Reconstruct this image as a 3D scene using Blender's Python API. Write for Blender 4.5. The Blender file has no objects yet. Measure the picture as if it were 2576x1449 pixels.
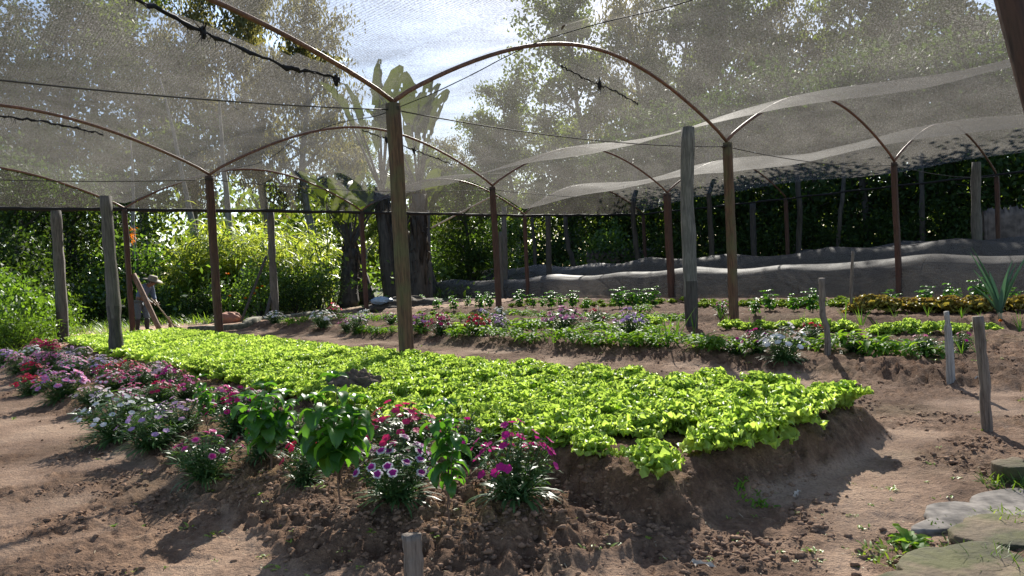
import bpy, math, random
import numpy as np
from mathutils import Vector, Matrix
rng = np.random.default_rng(7); random.seed(7)
S = bpy.context.scene; COL = S.collection
R_ = math.radians
# ------------------------------------------------------------------ camera (solved from the post grid)
FPX, PITCH, ROLL, CAMH = 1869.6, R_(1.557), R_(-2.949), 1.37
OX, OY, YAW = -1.478, 10.136, R_(39.717)
GA, GB, PH = 7.631, 7.741, 3.67           # post grid spacing and post height
UX, UY = -math.sin(YAW), math.cos(YAW); VX, VY = math.cos(YAW), math.sin(YAW)
base = Matrix(((1,0,0),(0,0,-1),(0,1,0)))
CM = Matrix.Rotation(-PITCH,3,'X') @ base @ Matrix.Rotation(ROLL,3,'Z')
def pq(p, q): return OX+UX*p+VX*q, OY+UY*p+VY*q
def topq(x, y): return (x-OX)*UX+(y-OY)*UY, (x-OX)*VX+(y-OY)*VY
def ray(x, y): return CM @ Vector(((x-1288)/FPX, -(y-724.5)/FPX, -1))
# ------------------------------------------------------------------ noise
def _hash(ix, iy, s):
    h = (ix.astype(np.int64)*374761393 + iy.astype(np.int64)*668265263 + s*974634777) & 0xffffffff
    h = ((h ^ (h >> 13))*1274126177) & 0xffffffff
    return ((h ^ (h >> 16)) & 0xffff)/65535.0
def vn(x, y, s=0):
    ix, iy = np.floor(x), np.floor(y); fx, fy = x-ix, y-iy
    fx = fx*fx*(3-2*fx); fy = fy*fy*(3-2*fy)
    a, b = _hash(ix,iy,s), _hash(ix+1,iy,s); c, d = _hash(ix,iy+1,s), _hash(ix+1,iy+1,s)
    return a+(b-a)*fx+(c-a)*fy+(a-b-c+d)*fx*fy
def fbm(x, y, o=4, s=0):
    t = 0; a = .5
    for i in range(o): t = t+a*vn(x,y,s+i*17); x = x*2.03+11.3; y = y*2.03+5.7; a *= .5
    return t
def sst(a, b, x):
    t = np.clip((x-a)/(b-a),0,1); return t*t*(3-2*t)
def box(p, q, p0, p1, q0, q1, w):
    return sst(p0-w,p0+w*.3,p)*(1-sst(p1-w*.3,p1+w,p))*sst(q0-w,q0+w*.3,q)*(1-sst(q1-w*.3,q1+w,q))
def beds(X, Y):
    p, q = topq(X, Y)
    wob = (fbm(X*.9,Y*.9,2,5)-.38)*.35
    p = p+wob; q = q+wob*.6
    main = box(p,q,-6.25,11.0,-2.35,.02,.24)
    flow = box(p,q,-5.35,8.5,-3.65,-2.2,.42)
    mound = np.exp(-(((p+5.5)/.75)**2+((q+3.0)/.6)**2))
    rb = box(p,q,-6.3,14.2,2.75,6.6,.45)
    rb2 = box(p,q,-7.5,14.5,8.0,13.4,.4)
    tun = box(p,q,-12,26,14.6,17.6,.4)
    return main, flow, mound, rb, rb2, tun
_fr = np.random.default_rng(12); FOOT = []
for _k in range(46):
    _p, _q = (_fr.uniform(-6,5),_fr.uniform(.6,2.0)) if _k % 3 == 0 else (_fr.uniform(-6.5,1),_fr.uniform(-6.3,-4.2)) if _k % 3 == 1 else (_fr.uniform(-9,-6.7),_fr.uniform(-2,3))
    FOOT.append((*pq(_p,_q),_fr.uniform(0,6.28),_fr.uniform(.008,.02)))
def gh(X, Y, detail=True):
    X = np.asarray(X,float); Y = np.asarray(Y,float)
    main, flow, mound, rb, rb2, tun = beds(X, Y)
    till = np.clip(np.maximum.reduce([main,flow,mound*.9,rb,rb2*.8]),0,1)
    p_, q_ = topq(X, Y); z = np.maximum.reduce([(.16+.08*(1-sst(-5.9,-3.2,p_)))*main, .13*flow, .15*mound, .13*rb, .14*rb2, .05*tun])
    z = z+(fbm(X*.35,Y*.35,2,3)-.38)*.05
    p, q = topq(X, Y)
    z = z+.16*sst(.3,1.6,-7.05-p+q*.02)*sst(-5,-2.4,q)*(1-sst(3,5,q))           # stone terrace to the right
    if detail:
        edge = sst(.02,.3,till)*(1-.5*sst(.8,1,main))
        patch = sst(.38,.52,fbm(X*1.3+3,Y*1.3,3,41))*.5
        k = np.clip(edge+patch,0,1)
        for (fx,fy,fa,fd) in FOOT:
            dx, dy = X-fx, Y-fy; u = (dx*math.cos(fa)+dy*math.sin(fa))/.15; v = (dy*math.cos(fa)-dx*math.sin(fa))/.06; rr = u*u+v*v
            z = z-fd*np.exp(-rr**2)+fd*.5*np.exp(-(rr-1.9)**2*2)
        l1 = 1-np.abs(2*vn(X*7,Y*7,21)-1); l2 = 1-np.abs(2*vn(X*17+3,Y*17,22)-1); l3 = vn(X*38,Y*38,23)
        z = z+k*(.055*(l1-.5)*vn(X*3,Y*3,29)*1.6+.045*(l2-.5)*(.3+1.4*vn(X*2,Y*2,44))+.026*(l3-.5))
        z = z+(1-k)*(.012*(fbm(X*4,Y*4,3,31)-.42)+.008*(l3-.5)+.01*(l2-.5)*vn(X*1.5,Y*1.5,47))
    return z
def G(x, y, dz=0.0):
    d = ray(x, y); z = 0.0
    for i in range(14):
        t = (z+dz-CAMH)/d.z
        if t < 0 or t > 90: t = 90
        z = z*.4+.6*float(gh(d.x*t, d.y*t, False))
    X, Y = d.x*t, d.y*t
    return Vector((X, Y, float(gh(X,Y))))
def atY(x, Y, z=0):                      # point at depth Y in the column of picture x at eye level
    d = ray(x, 700); return d.x/d.y*Y, Y
# ------------------------------------------------------------------ scene graph helpers
def tag(o, label=None, cat=None, group=None, kind=None):
    if label: o['label'] = label
    if cat: o['category'] = cat
    if group: o['group'] = group
    if kind: o['kind'] = kind
    return o
def empty(name, loc=(0,0,0), rz=0, sc=1.0):
    o = bpy.data.objects.new(name, None); COL.objects.link(o); o.empty_display_size = .1
    o.location = loc; o.rotation_euler = (0,0,rz); o.scale = (sc,)*3
    return o
def mdata(name, V, Q=None, T=None, mats=(), mi=None, smooth=True):
    V = np.asarray(V, np.float32).reshape(-1,3)
    Q = np.zeros((0,4),np.int32) if Q is None else np.asarray(Q,np.int32).reshape(-1,4)
    T = np.zeros((0,3),np.int32) if T is None else np.asarray(T,np.int32).reshape(-1,3)
    me = bpy.data.meshes.new(name)
    me.vertices.add(len(V)); me.vertices.foreach_set('co', V.ravel())
    nl = Q.size+T.size; me.loops.add(nl)
    me.loops.foreach_set('vertex_index', np.concatenate([Q.ravel(),T.ravel()]))
    n = len(Q)+len(T); me.polygons.add(n)
    st = np.concatenate([np.arange(len(Q))*4, Q.size+np.arange(len(T))*3]).astype(np.int32)
    me.polygons.foreach_set('loop_start', st)
    for m in mats: me.materials.append(m)
    if mi is not None: me.polygons.foreach_set('material_index', np.asarray(mi,np.int32))
    me.update(calc_edges=True)
    if smooth: me.polygons.foreach_set('use_smooth', np.ones(n,bool))
    me.validate(); return me
def obj(name, me, parent=None, loc=None, rot=None, sc=None):
    o = bpy.data.objects.new(name, me); COL.objects.link(o)
    if parent: o.parent = parent
    if loc is not None: o.location = loc
    if rot is not None: o.rotation_euler = rot
    if sc is not None: o.scale = (sc,)*3 if np.isscalar(sc) else sc
    return o
def copy_tree(o, parent=None):
    c = o.copy(); COL.objects.link(c); c.parent = parent
    for ch in list(o.children): copy_tree(ch, c)
    return c
class MB:
    def __init__(s): s.V=[]; s.Q=[]; s.T=[]; s.mq=[]; s.mt=[]; s.n=0
    def add(s, V, Q=None, T=None, m=0):
        V = np.asarray(V,float).reshape(-1,3); s.V.append(V)
        if Q is not None and len(Q): s.Q.append(np.asarray(Q)+s.n); s.mq.append(np.full(len(Q),m))
        if T is not None and len(T): s.T.append(np.asarray(T)+s.n); s.mt.append(np.full(len(T),m))
        s.n += len(V)
    def data(s, name, mats, smooth=True):
        V = np.concatenate(s.V); Q = np.concatenate(s.Q) if s.Q else None; T = np.concatenate(s.T) if s.T else None
        mi = np.concatenate(s.mq+s.mt)
        return mdata(name, V, Q, T, mats, mi, smooth)
def tube(P, r, n=8, cap=True, jit=0, seed=0):
    P = np.asarray(P,float); k = len(P); r = np.broadcast_to(np.asarray(r,float),(k,))
    D = np.gradient(P,axis=0); D /= np.linalg.norm(D,axis=1,keepdims=True)+1e-9
    ref = np.array([0,0,1.]) if abs(D[:,2]).mean() < .8 else np.array([1.,0,0])
    A = np.cross(D,ref); A /= np.linalg.norm(A,axis=1,keepdims=True)+1e-9; B = np.cross(D,A)
    th = np.arange(n)*2*np.pi/n
    rr = r[:,None]*np.ones((1,n))
    if jit:
        g = np.random.default_rng(seed); rr = rr*(1+jit*(g.random((1,n))-.5)+jit*.6*(g.random((k,n))-.5))
    V = P[:,None]+rr[...,None]*(np.cos(th)[None,:,None]*A[:,None]+np.sin(th)[None,:,None]*B[:,None])
    i = np.arange(k-1)[:,None]*n; j = np.arange(n)[None]; j2 = (j+1)%n
    Q = np.stack([i+j,i+j2,i+n+j2,i+n+j],-1).reshape(-1,4)
    V = V.reshape(-1,3); T = []
    if cap:
        V = np.concatenate([V,P[:1],P[-1:]]); a = k*n
        T = [(a,(x+1)%n,x) for x in range(n)]+[(a+1,(k-1)*n+x,(k-1)*n+(x+1)%n) for x in range(n)]
    return V, Q, T
def blades(B, az, tilt, L, W, curve, nseg=4, ncol=3, prof='lance', fold=.15, ruf=0, seed=0, twist=0):
    """N curved leaves; B base (N,3); az heading; tilt start elevation; curve total elevation drop along the leaf."""
    B = np.asarray(B,float); N = len(B); g = np.random.default_rng(seed)
    az, tilt, L, W, curve = [np.broadcast_to(np.asarray(a,float),(N,)) for a in (az,tilt,L,W,curve)]
    s = np.linspace(0,1,nseg+1); el = tilt[:,None]-curve[:,None]*s[None]
    dx = np.cos(el); dz = np.sin(el); ds = L[:,None]/nseg
    H = np.cumsum(dx*ds,1)-dx[:,:1]*ds; Z = np.cumsum(dz*ds,1)-dz[:,:1]*ds
    ca, sa = np.cos(az)[:,None], np.sin(az)[:,None]
    P = B[:,None]+np.stack([H*ca,H*sa,Z],-1)
    side = np.stack([-np.sin(az),np.cos(az),0*az],-1)[:,None]*np.ones((1,nseg+1,1))
    nor = np.stack([-dz*ca,-dz*sa,dx],-1)
    if twist:
        tw = (g.random(N)-.5)*2*twist; c, t = np.cos(tw)[:,None,None], np.sin(tw)[:,None,None]
        side, nor = side*c+nor*t, nor*c-side*t
    w = {'lance':np.sin(np.pi*np.clip(s*.94+.06,0,1))**.8, 'ovate':np.sin(np.pi*s**.75*.97+.04)**.75,
         'blade':(1-s**2.2)*.9+.06, 'lettuce':np.minimum(.25+1.1*s,1)*np.sqrt(np.clip(1-(s*.93)**5,0,1)), 'paddle':np.sin(np.pi*np.clip(s*.9+.08,0,1))**.5}[prof]
    c = np.linspace(-1,1,ncol)
    off = c[None,None]*w[None,:,None]*W[:,None,None]*.5
    lift = np.abs(c)[None,None]*w[None,:,None]*W[:,None,None]*.5*fold*2
    if ruf:
        m = np.maximum(np.abs(c)[None]**1.5*np.ones((nseg+1,1)), (s[:,None]**3))
        ph = g.random((N,1,1))*20
        rnd = g.random((N,nseg+1,ncol))-.5; rnd = .8*rnd+.35*np.roll(rnd,1,2)
        lift = lift+ruf*m[None]*(rnd*1.5+.5*np.sin(7*s[None,:,None]*3+ph+c[None,None]*6))
        off = off+ruf*1.1*m[None]*(g.random((N,nseg+1,ncol))-.5)
    V = P[:,:,None]+side[:,:,None]*off[...,None]+nor[:,:,None]*lift[...,None]
    if ruf: V = V+ruf*.5*(g.random(V.shape)-.5)*m[None,:,:,None]
    i = (np.arange(N)*(nseg+1)*ncol)[:,None,None]+(np.arange(nseg)*ncol)[None,:,None]+np.arange(ncol-1)[None,None]
    Q = np.stack([i,i+1,i+ncol+1,i+ncol],-1).reshape(-1,4)
    return V.reshape(-1,3), Q
def leafq(C, L, W, droop=.3, g=rng):
    """one folded rhombus per leaf at centres C"""
    N = len(C); d = g.normal(size=(N,3)); d[:,2] -= droop*2; d /= np.linalg.norm(d,axis=1,keepdims=True)
    r = g.normal(size=(N,3)); s = np.cross(d,r); s /= np.linalg.norm(s,axis=1,keepdims=True)+1e-9
    L = np.broadcast_to(L,(N,))*(.6+.8*g.random(N)); W = np.broadcast_to(W,(N,))*(.6+.8*g.random(N))
    n = np.cross(d,s)
    V = np.stack([C-d*L[:,None]*.5, C+s*W[:,None]*.5+n*W[:,None]*.15, C+d*L[:,None]*.5, C-s*W[:,None]*.5+n*W[:,None]*.15],1)
    return V.reshape(-1,3), np.arange(N*4).reshape(-1,4)
# ------------------------------------------------------------------ materials
def newmat(name):
    m = bpy.data.materials.new(name); m.use_nodes = True; nt = m.node_tree; nt.nodes.clear()
    out = nt.nodes.new('ShaderNodeOutputMaterial'); return m, nt, out
def N_(nt, t, **kw):
    n = nt.nodes.new(t)
    for k, v in kw.items():
        if k in n.inputs: n.inputs[k].default_value = v
        else: setattr(n, k, v)
    return n
def ramp(nt, src, stops):
    r = nt.nodes.new('ShaderNodeValToRGB'); e = r.color_ramp.elements
    while len(e) < len(stops): e.new(.5)
    for i, (p, c) in enumerate(stops): e[i].position = p; e[i].color = (*c,1) if len(c) == 3 else c
    nt.links.new(src, r.inputs[0]); return r
def leafmat(name, c1, c2, trans=.45, tt=(1.5,1.35,.6), rough=.42, spec=.5, c3=None):
    m, nt, out = newmat(name); L = nt.links.new
    geo = N_(nt,'ShaderNodeNewGeometry'); oi = N_(nt,'ShaderNodeObjectInfo')
    ad = N_(nt,'ShaderNodeMath',operation='MULTIPLY_ADD'); L(oi.outputs['Random'],ad.inputs[0]); ad.inputs[1].default_value=.3; L(geo.outputs['Random Per Island'],ad.inputs[2])
    fr = N_(nt,'ShaderNodeMath',operation='MULTIPLY'); L(ad.outputs[0],fr.inputs[0]); fr.inputs[1].default_value=.77
    st = [(0,c1),(1,c2)] if c3 is None else [(0,c1),(.8,c2),(1,c3)]
    r = ramp(nt, fr.outputs[0], st)
    tm = N_(nt,'ShaderNodeMix',data_type='RGBA',blend_type='MULTIPLY'); tm.inputs[0].default_value=1
    L(r.outputs[0],tm.inputs[6]); tm.inputs[7].default_value=(*tt,1)
    pb = N_(nt,'ShaderNodeBsdfPrincipled',Roughness=rough); pb.inputs['Specular IOR Level'].default_value=spec
    L(r.outputs[0],pb.inputs['Base Color'])
    tr = N_(nt,'ShaderNodeBsdfTranslucent'); L(tm.outputs[2],tr.inputs[0])
    mx = N_(nt,'ShaderNodeMixShader'); mx.inputs[0].default_value=trans
    L(pb.outputs[0],mx.inputs[1]); L(tr.outputs[0],mx.inputs[2]); L(mx.outputs[0],out.inputs[0]); return m
def woodmat(name, c1, c2, c3, stretch=(14,14,1.2), bump=.4, scale=3, rough=.85):
    m, nt, out = newmat(name); L = nt.links.new
    tc = N_(nt,'ShaderNodeTexCoord'); mp = N_(nt,'ShaderNodeMapping'); mp.inputs['Scale'].default_value=stretch; L(tc.outputs['Object'],mp.inputs[0])
    n1 = N_(nt,'ShaderNodeTexNoise',Scale=scale,Detail=6,Roughness=.65); L(mp.outputs[0],n1.inputs['Vector'])
    n2 = N_(nt,'ShaderNodeTexNoise',Scale=2.3,Detail=3); L(tc.outputs['Object'],n2.inputs['Vector'])
    r1 = ramp(nt,n1.outputs[0],[(.3,c1),(.65,c2)])
    r2 = ramp(nt,n2.outputs[0],[(.45,(0,0,0)),(.62,(1,1,1))])
    mx = N_(nt,'ShaderNodeMix',data_type='RGBA'); L(r2.outputs[0],mx.inputs[0]); L(r1.outputs[0],mx.inputs[6]); mx.inputs[7].default_value=(*c3,1)
    m2 = N_(nt,'ShaderNodeMix',data_type='RGBA',blend_type='MULTIPLY'); m2.inputs[0].default_value=.8; L(mx.outputs[2],m2.inputs[6])
    r3 = ramp(nt,n1.outputs[0],[(.28,(.35,.35,.35)),(.55,(1,1,1))]); L(r3.outputs[0],m2.inputs[7])
    pb = N_(nt,'ShaderNodeBsdfPrincipled',Roughness=rough); L(m2.outputs[2],pb.inputs['Base Color'])
    bp = N_(nt,'ShaderNodeBump',Strength=bump,Distance=.02); L(n1.outputs[0],bp.inputs['Height']); L(bp.outputs[0],pb.inputs['Normal'])
    L(pb.outputs[0],out.inputs[0]); return m
def plain(name, c, rough=.7, var=.35, scale=20, metal=0, bump=.15):
    m, nt, out = newmat(name); L = nt.links.new
    tc = N_(nt,'ShaderNodeTexCoord'); n1 = N_(nt,'ShaderNodeTexNoise',Scale=scale,Detail=4); L(tc.outputs['Object'],n1.inputs['Vector'])
    r = ramp(nt,n1.outputs[0],[(.3,tuple(x*(1-var) for x in c)),(.7,tuple(min(1,x*(1+var)) for x in c))])
    pb = N_(nt,'ShaderNodeBsdfPrincipled',Roughness=rough,Metallic=metal); L(r.outputs[0],pb.inputs['Base Color'])
    bp = N_(nt,'ShaderNodeBump',Strength=bump,Distance=.01); L(n1.outputs[0],bp.inputs['Height']); L(bp.outputs[0],pb.inputs['Normal'])
    L(pb.outputs[0],out.inputs[0]); return m
def netmat(name, lo, hi, tcol, dcol, scale=42, tfac=.6, fwd=.0, spec=.03):
    m, nt, out = newmat(name); L = nt.links.new
    tc = N_(nt,'ShaderNodeTexCoord')
    n1 = N_(nt,'ShaderNodeTexNoise',Scale=scale,Detail=2,Roughness=.7); L(tc.outputs['Object'],n1.inputs['Vector'])
    n2 = N_(nt,'ShaderNodeTexNoise',Scale=1.1,Detail=4); L(tc.outputs['Object'],n2.inputs['Vector'])
    mp = N_(nt,'ShaderNodeMapping'); mp.inputs['Rotation'].default_value=(0,0,-YAW); L(tc.outputs['Object'],mp.inputs[0])
    wv = N_(nt,'ShaderNodeTexWave',Scale=9.0,Distortion=.8); wv.inputs['Detail'].default_value=1; L(mp.outputs[0],wv.inputs['Vector'])
    a = N_(nt,'ShaderNodeMath',operation='MULTIPLY_ADD'); L(n2.outputs[0],a.inputs[0]); a.inputs[1].default_value=.6; L(n1.outputs[0],a.inputs[2])
    b = N_(nt,'ShaderNodeMath',operation='MULTIPLY_ADD'); L(wv.outputs['Fac'],b.inputs[0]); b.inputs[1].default_value=.2; L(a.outputs[0],b.inputs[2])
    mr = N_(nt,'ShaderNodeMapRange'); mr.inputs[1].default_value=.68; mr.inputs[2].default_value=1.14; mr.inputs[3].default_value=lo; mr.inputs[4].default_value=hi
    L(b.outputs[0],mr.inputs[0])
    vo = N_(nt,'ShaderNodeTexNoise',Scale=scale*1.7,Detail=1); L(tc.outputs['Object'],vo.inputs['Vector'])
    rc = ramp(nt,vo.outputs[0],[(.42,tuple(x*.45 for x in tcol)),(.58,tcol),(.7,tuple(min(1,x*1.9) for x in tcol))])
    tl = N_(nt,'ShaderNodeBsdfTranslucent'); L(rc.outputs[0],tl.inputs[0])
    df = N_(nt,'ShaderNodeBsdfPrincipled',Roughness=.6); df.inputs['Specular IOR Level'].default_value = spec; df.inputs['Base Color'].default_value=(*dcol,1)
    rf = N_(nt,'ShaderNodeBsdfRefraction',Roughness=.85,IOR=1.25); L(rc.outputs[0],rf.inputs[0]); m0 = N_(nt,'ShaderNodeMixShader'); m0.inputs[0].default_value=fwd; L(tl.outputs[0],m0.inputs[1]); L(rf.outputs[0],m0.inputs[2])
    dr = ramp(nt,vo.outputs[0],[(.4,tuple(x*.5 for x in dcol)),(.62,tuple(x*1.6 for x in dcol))]); L(dr.outputs[0],df.inputs['Base Color'])
    m1 = N_(nt,'ShaderNodeMixShader'); m1.inputs[0].default_value=tfac; L(df.outputs[0],m1.inputs[1]); L(m0.outputs[0],m1.inputs[2])
    tp = N_(nt,'ShaderNodeBsdfTransparent'); m2 = N_(nt,'ShaderNodeMixShader')
    L(mr.outputs[0],m2.inputs[0]); L(tp.outputs[0],m2.inputs[1]); L(m1.outputs[0],m2.inputs[2]); L(m2.outputs[0],out.inputs[0]); return m
M = {}
M['lettuce'] = leafmat('lettuce_leaf',(.35,.53,.075),(.54,.70,.17),.6,(1.4,1.33,.95),.38,.5)
M['lettuce_brown'] = leafmat('bronze_lettuce_leaf',(.26,.17,.045),(.34,.36,.07),.45,(1.4,1.2,.8),.4,.5)
M['seedling'] = leafmat('seedling_leaf',(.16,.30,.04),(.32,.42,.07),.45,(1.4,1.3,.6),.4,.5)
M['basil'] = leafmat('basil_leaf',(.035,.115,.026),(.08,.20,.04),.48,(2.6,2.4,.6),.36,.5)
M['dleaf'] = leafmat('dianthus_leaf',(.045,.10,.035),(.10,.19,.06),.35,(1.7,1.7,.6),.4,.5)
M['onion'] = leafmat('onion_leaf',(.07,.17,.03),(.15,.30,.05),.4,(1.7,1.5,.5),.35,.5)
M['leek'] = leafmat('leek_leaf',(.05,.12,.08),(.08,.17,.12),.25,(1.4,1.4,.8),.4,.4)
M['green'] = leafmat('weed_leaf',(.08,.19,.03),(.20,.36,.06),.52,(1.8,1.6,.5),.55,.25)
M['bush'] = leafmat('bush_leaf',(.04,.095,.018),(.11,.20,.035),.48,(1.8,1.6,.5),.5,.35)
M['grass'] = leafmat('grass_blade',(.06,.14,.025),(.16,.26,.05),.5,(1.7,1.5,.5),.45,.4)
M['reed'] = leafmat('reed_blade',(.05,.12,.02),(.30,.36,.09),.58,(1.7,1.5,.6),.45,.4)
M['tree_olive'] = leafmat('olive_tree_leaf',(.05,.09,.018),(.14,.19,.045),.5,(1.8,1.6,.6),.6,.25)
M['tree_pale'] = leafmat('pale_tree_leaf',(.08,.09,.04),(.16,.16,.08),.5,(1.6,1.4,.7),.6,.25)
M['tree_shaded'] = leafmat('shaded_tree_leaf',(.015,.034,.011),(.05,.085,.02),.4,(1.9,1.8,.5),.6,.2)  # leaf green lowered so the wood's shade sits in the colour
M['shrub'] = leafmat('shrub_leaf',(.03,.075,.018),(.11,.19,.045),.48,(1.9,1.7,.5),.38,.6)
M['palm'] = leafmat('palm_frond',(.035,.055,.015),(.07,.095,.025),.35,(1.6,1.5,.5),.4,.4)
M['thatch'] = leafmat('dead_leaf',(.03,.023,.017),(.09,.07,.052),.15,(1,1,1),.8,.2)
M['straw'] = leafmat('straw',(.28,.22,.14),(.5,.42,.3),.2,(1,1,1),.8,.2)
M['post'] = woodmat('rusty_timber',(.07,.036,.022),(.17,.095,.052),(.12,.105,.048))
M['post_dark'] = woodmat('dark_rusty_timber',(.05,.022,.016),(.11,.05,.033),(.08,.045,.03))
M['log'] = woodmat('grey_log',(.075,.065,.055),(.16,.14,.12),(.11,.10,.08),(16,16,1),.6)
M['log_white'] = woodmat('limewashed_log',(.09,.085,.075),(.24,.225,.2),(.13,.125,.11),(16,16,1),.6)
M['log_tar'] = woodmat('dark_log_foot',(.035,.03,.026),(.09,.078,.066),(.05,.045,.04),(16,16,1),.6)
M['stake'] = woodmat('weathered_stake',(.11,.08,.06),(.25,.2,.16),(.2,.155,.12),(20,20,1.2),.7)
M['stake_pale'] = woodmat('pale_stake',(.2,.18,.165),(.4,.37,.34),(.3,.28,.26),(20,20,1.2),.6)
M['stick'] = woodmat('brown_plank',(.12,.07,.045),(.24,.15,.1),(.2,.12,.08),(14,14,1),.4)
M['pipe'] = woodmat('rusty_pipe',(.13,.055,.035),(.26,.13,.085),(.17,.085,.055),(6,6,6),.15,4,.55)
M['black'] = plain('black_cord',(.012,.012,.013),.8,.4,60,0,.6)
M['wire'] = plain('dark_wire',(.05,.042,.036),.6,.3,40)
M['trunk_grey'] = woodmat('grey_bark',(.11,.10,.085),(.25,.225,.19),(.17,.16,.14),(5,5,.8),.6,2)
M['trunk_pale'] = woodmat('pale_bark',(.26,.24,.2),(.42,.39,.34),(.3,.27,.22),(4,4,.6),.4,2)
M['trunk_dark'] = woodmat('dark_bark',(.03,.026,.02),(.085,.07,.055),(.06,.05,.04),(5,5,.8),.6,2)
M['net'] = netmat('shade_net',.33,.82,(.165,.155,.14),(.025,.024,.022),fwd=.1)
M['net_gable'] = netmat('gable_net',.2,.6,(.12,.11,.10),(.04,.038,.035))
M['net_tunnel'] = netmat('tunnel_net',.6,.96,(.14,.132,.124),(.15,.14,.13),55,.4,0.,.2)
M['skin'] = plain('skin',(.16,.085,.055),.55,.1,30)
M['denim'] = plain('pale_denim',(.085,.11,.14),.85,.2,40)
M['shirt'] = plain('blue_shirt',(.09,.125,.2),.85,.2,40)
M['boot'] = plain('muddy_boot',(.035,.03,.026),.7,.4,20)
M['hat'] = plain('straw_hat',(.17,.14,.1),.8,.2,50)
M['hair'] = plain('dark_hair',(.02,.016,.013),.7,.2,30)
M['iron'] = plain('dark_iron',(.06,.055,.05),.5,.3,30,.6)
M['bag'] = plain('plastic_bag',(.3,.4,.52),.35,.15,10)
M['bottle'] = plain('orange_plastic',(.8,.22,.05),.35,.1,10)
M['clay'] = plain('red_clay',(.28,.12,.07),.85,.3,8,0,.5)
M['litter'] = plain('dry_leaf',(.5,.42,.34),.8,.3,30)
PET = {'white':(.78,.79,.8),'magenta':(.62,.025,.28),'red':(.55,.02,.07),'crimson':(.42,.015,.08),'pink':(.75,.22,.42),
       'lilac':(.58,.36,.68),'rose':(.7,.04,.16),'purple':(.3,.02,.22),'palepink':(.76,.55,.62),'orange':(.85,.27,.01)}
def petal(k):
    n = 'petal_'+k
    if n not in M: M[n] = leafmat(n,tuple(x*.85 for x in PET[k]),PET[k],.38,(1.1,1.0,1.05),.6,.3)
    return M[n]
# --- soil
def soilmat():
    m, nt, out = newmat('garden_soil'); L = nt.links.new
    tc = N_(nt,'ShaderNodeTexCoord'); at = N_(nt,'ShaderNodeAttribute',attribute_name='soil')
    sp = N_(nt,'ShaderNodeSeparateColor'); L(at.outputs['Color'],sp.inputs[0])
    def noise(sc, d=5, ro=.6):
        n = N_(nt,'ShaderNodeTexNoise',Scale=sc,Detail=d,Roughness=ro); L(tc.outputs['Object'],n.inputs['Vector']); return n
    def mix(f, a, b, bt='MIX'):
        x = N_(nt,'ShaderNodeMix',data_type='RGBA',blend_type=bt)
        for s_, i in ((f,0),(a,6),(b,7)):
            if isinstance(s_, tuple): x.inputs[i].default_value=(*s_,1)
            elif isinstance(s_, float): x.inputs[i].default_value=s_
            else: L(s_,x.inputs[i])
        return x.outputs[2]
    n1, n2, n3, n4 = noise(1.3), noise(9,6,.7), noise(55,4,.7), noise(.5,3)
    path = ramp(nt,n1.outputs[0],[(.3,(.24,.15,.10)),(.5,(.35,.235,.163)),(.7,(.44,.31,.22))]).outputs[0]
    till = ramp(nt,n2.outputs[0],[(.3,(.085,.048,.03)),(.52,(.18,.105,.065)),(.72,(.32,.20,.125))]).outputs[0]
    mulch = ramp(nt,n3.outputs[0],[(.35,(.16,.085,.04)),(.65,(.46,.29,.13))]).outputs[0]
    grass = ramp(nt,n2.outputs[0],[(.3,(.05,.06,.022)),(.6,(.10,.11,.04))]).outputs[0]
    mp = mix(sp.outputs[0], path, till)
    pm = ramp(nt,n1.outputs[0],[(.5,(0,0,0)),(.62,(.75,.75,.75))]).outputs[0]
    pm2 = mix(sp.outputs[1],(0.,0.,0.),pm)
    mp = mix(pm2, mp, mulch); mp = mix(sp.outputs[2], mp, grass)
    ms = ramp(nt,n4.outputs[0],[(.56,(0,0,0)),(.68,(.35,.35,.35))]).outputs[0]
    mp = mix(ms, mp, (.16,.135,.07))
    dn = noise(.9,4,.6); dmp = ramp(nt,dn.outputs[0],[(.36,(.58,.55,.52)),(.5,(1,1,1)),(.66,(1.12,1.12,1.1))]).outputs[0]; mp = mix(.8, mp, dmp, 'MULTIPLY')
    f3 = ramp(nt,n3.outputs[0],[(.3,(.6,.6,.6)),(.62,(1.12,1.12,1.12))]).outputs[0]
    mp = mix(.85, mp, f3, 'MULTIPLY')
    pb = N_(nt,'ShaderNodeBsdfPrincipled',Roughness=.95); pb.inputs['Specular IOR Level'].default_value=.2; L(mp,pb.inputs['Base Color'])
    ad = N_(nt,'ShaderNodeMath',operation='MULTIPLY_ADD'); L(n3.outputs[0],ad.inputs[0]); ad.inputs[1].default_value=.45; L(n2.outputs[0],ad.inputs[2])
    bp = N_(nt,'ShaderNodeBump',Strength=.95,Distance=.045); L(ad.outputs[0],bp.inputs['Height']); L(bp.outputs[0],pb.inputs['Normal'])
    L(pb.outputs[0],out.inputs[0]); return m
M['soil'] = soilmat()
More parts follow.
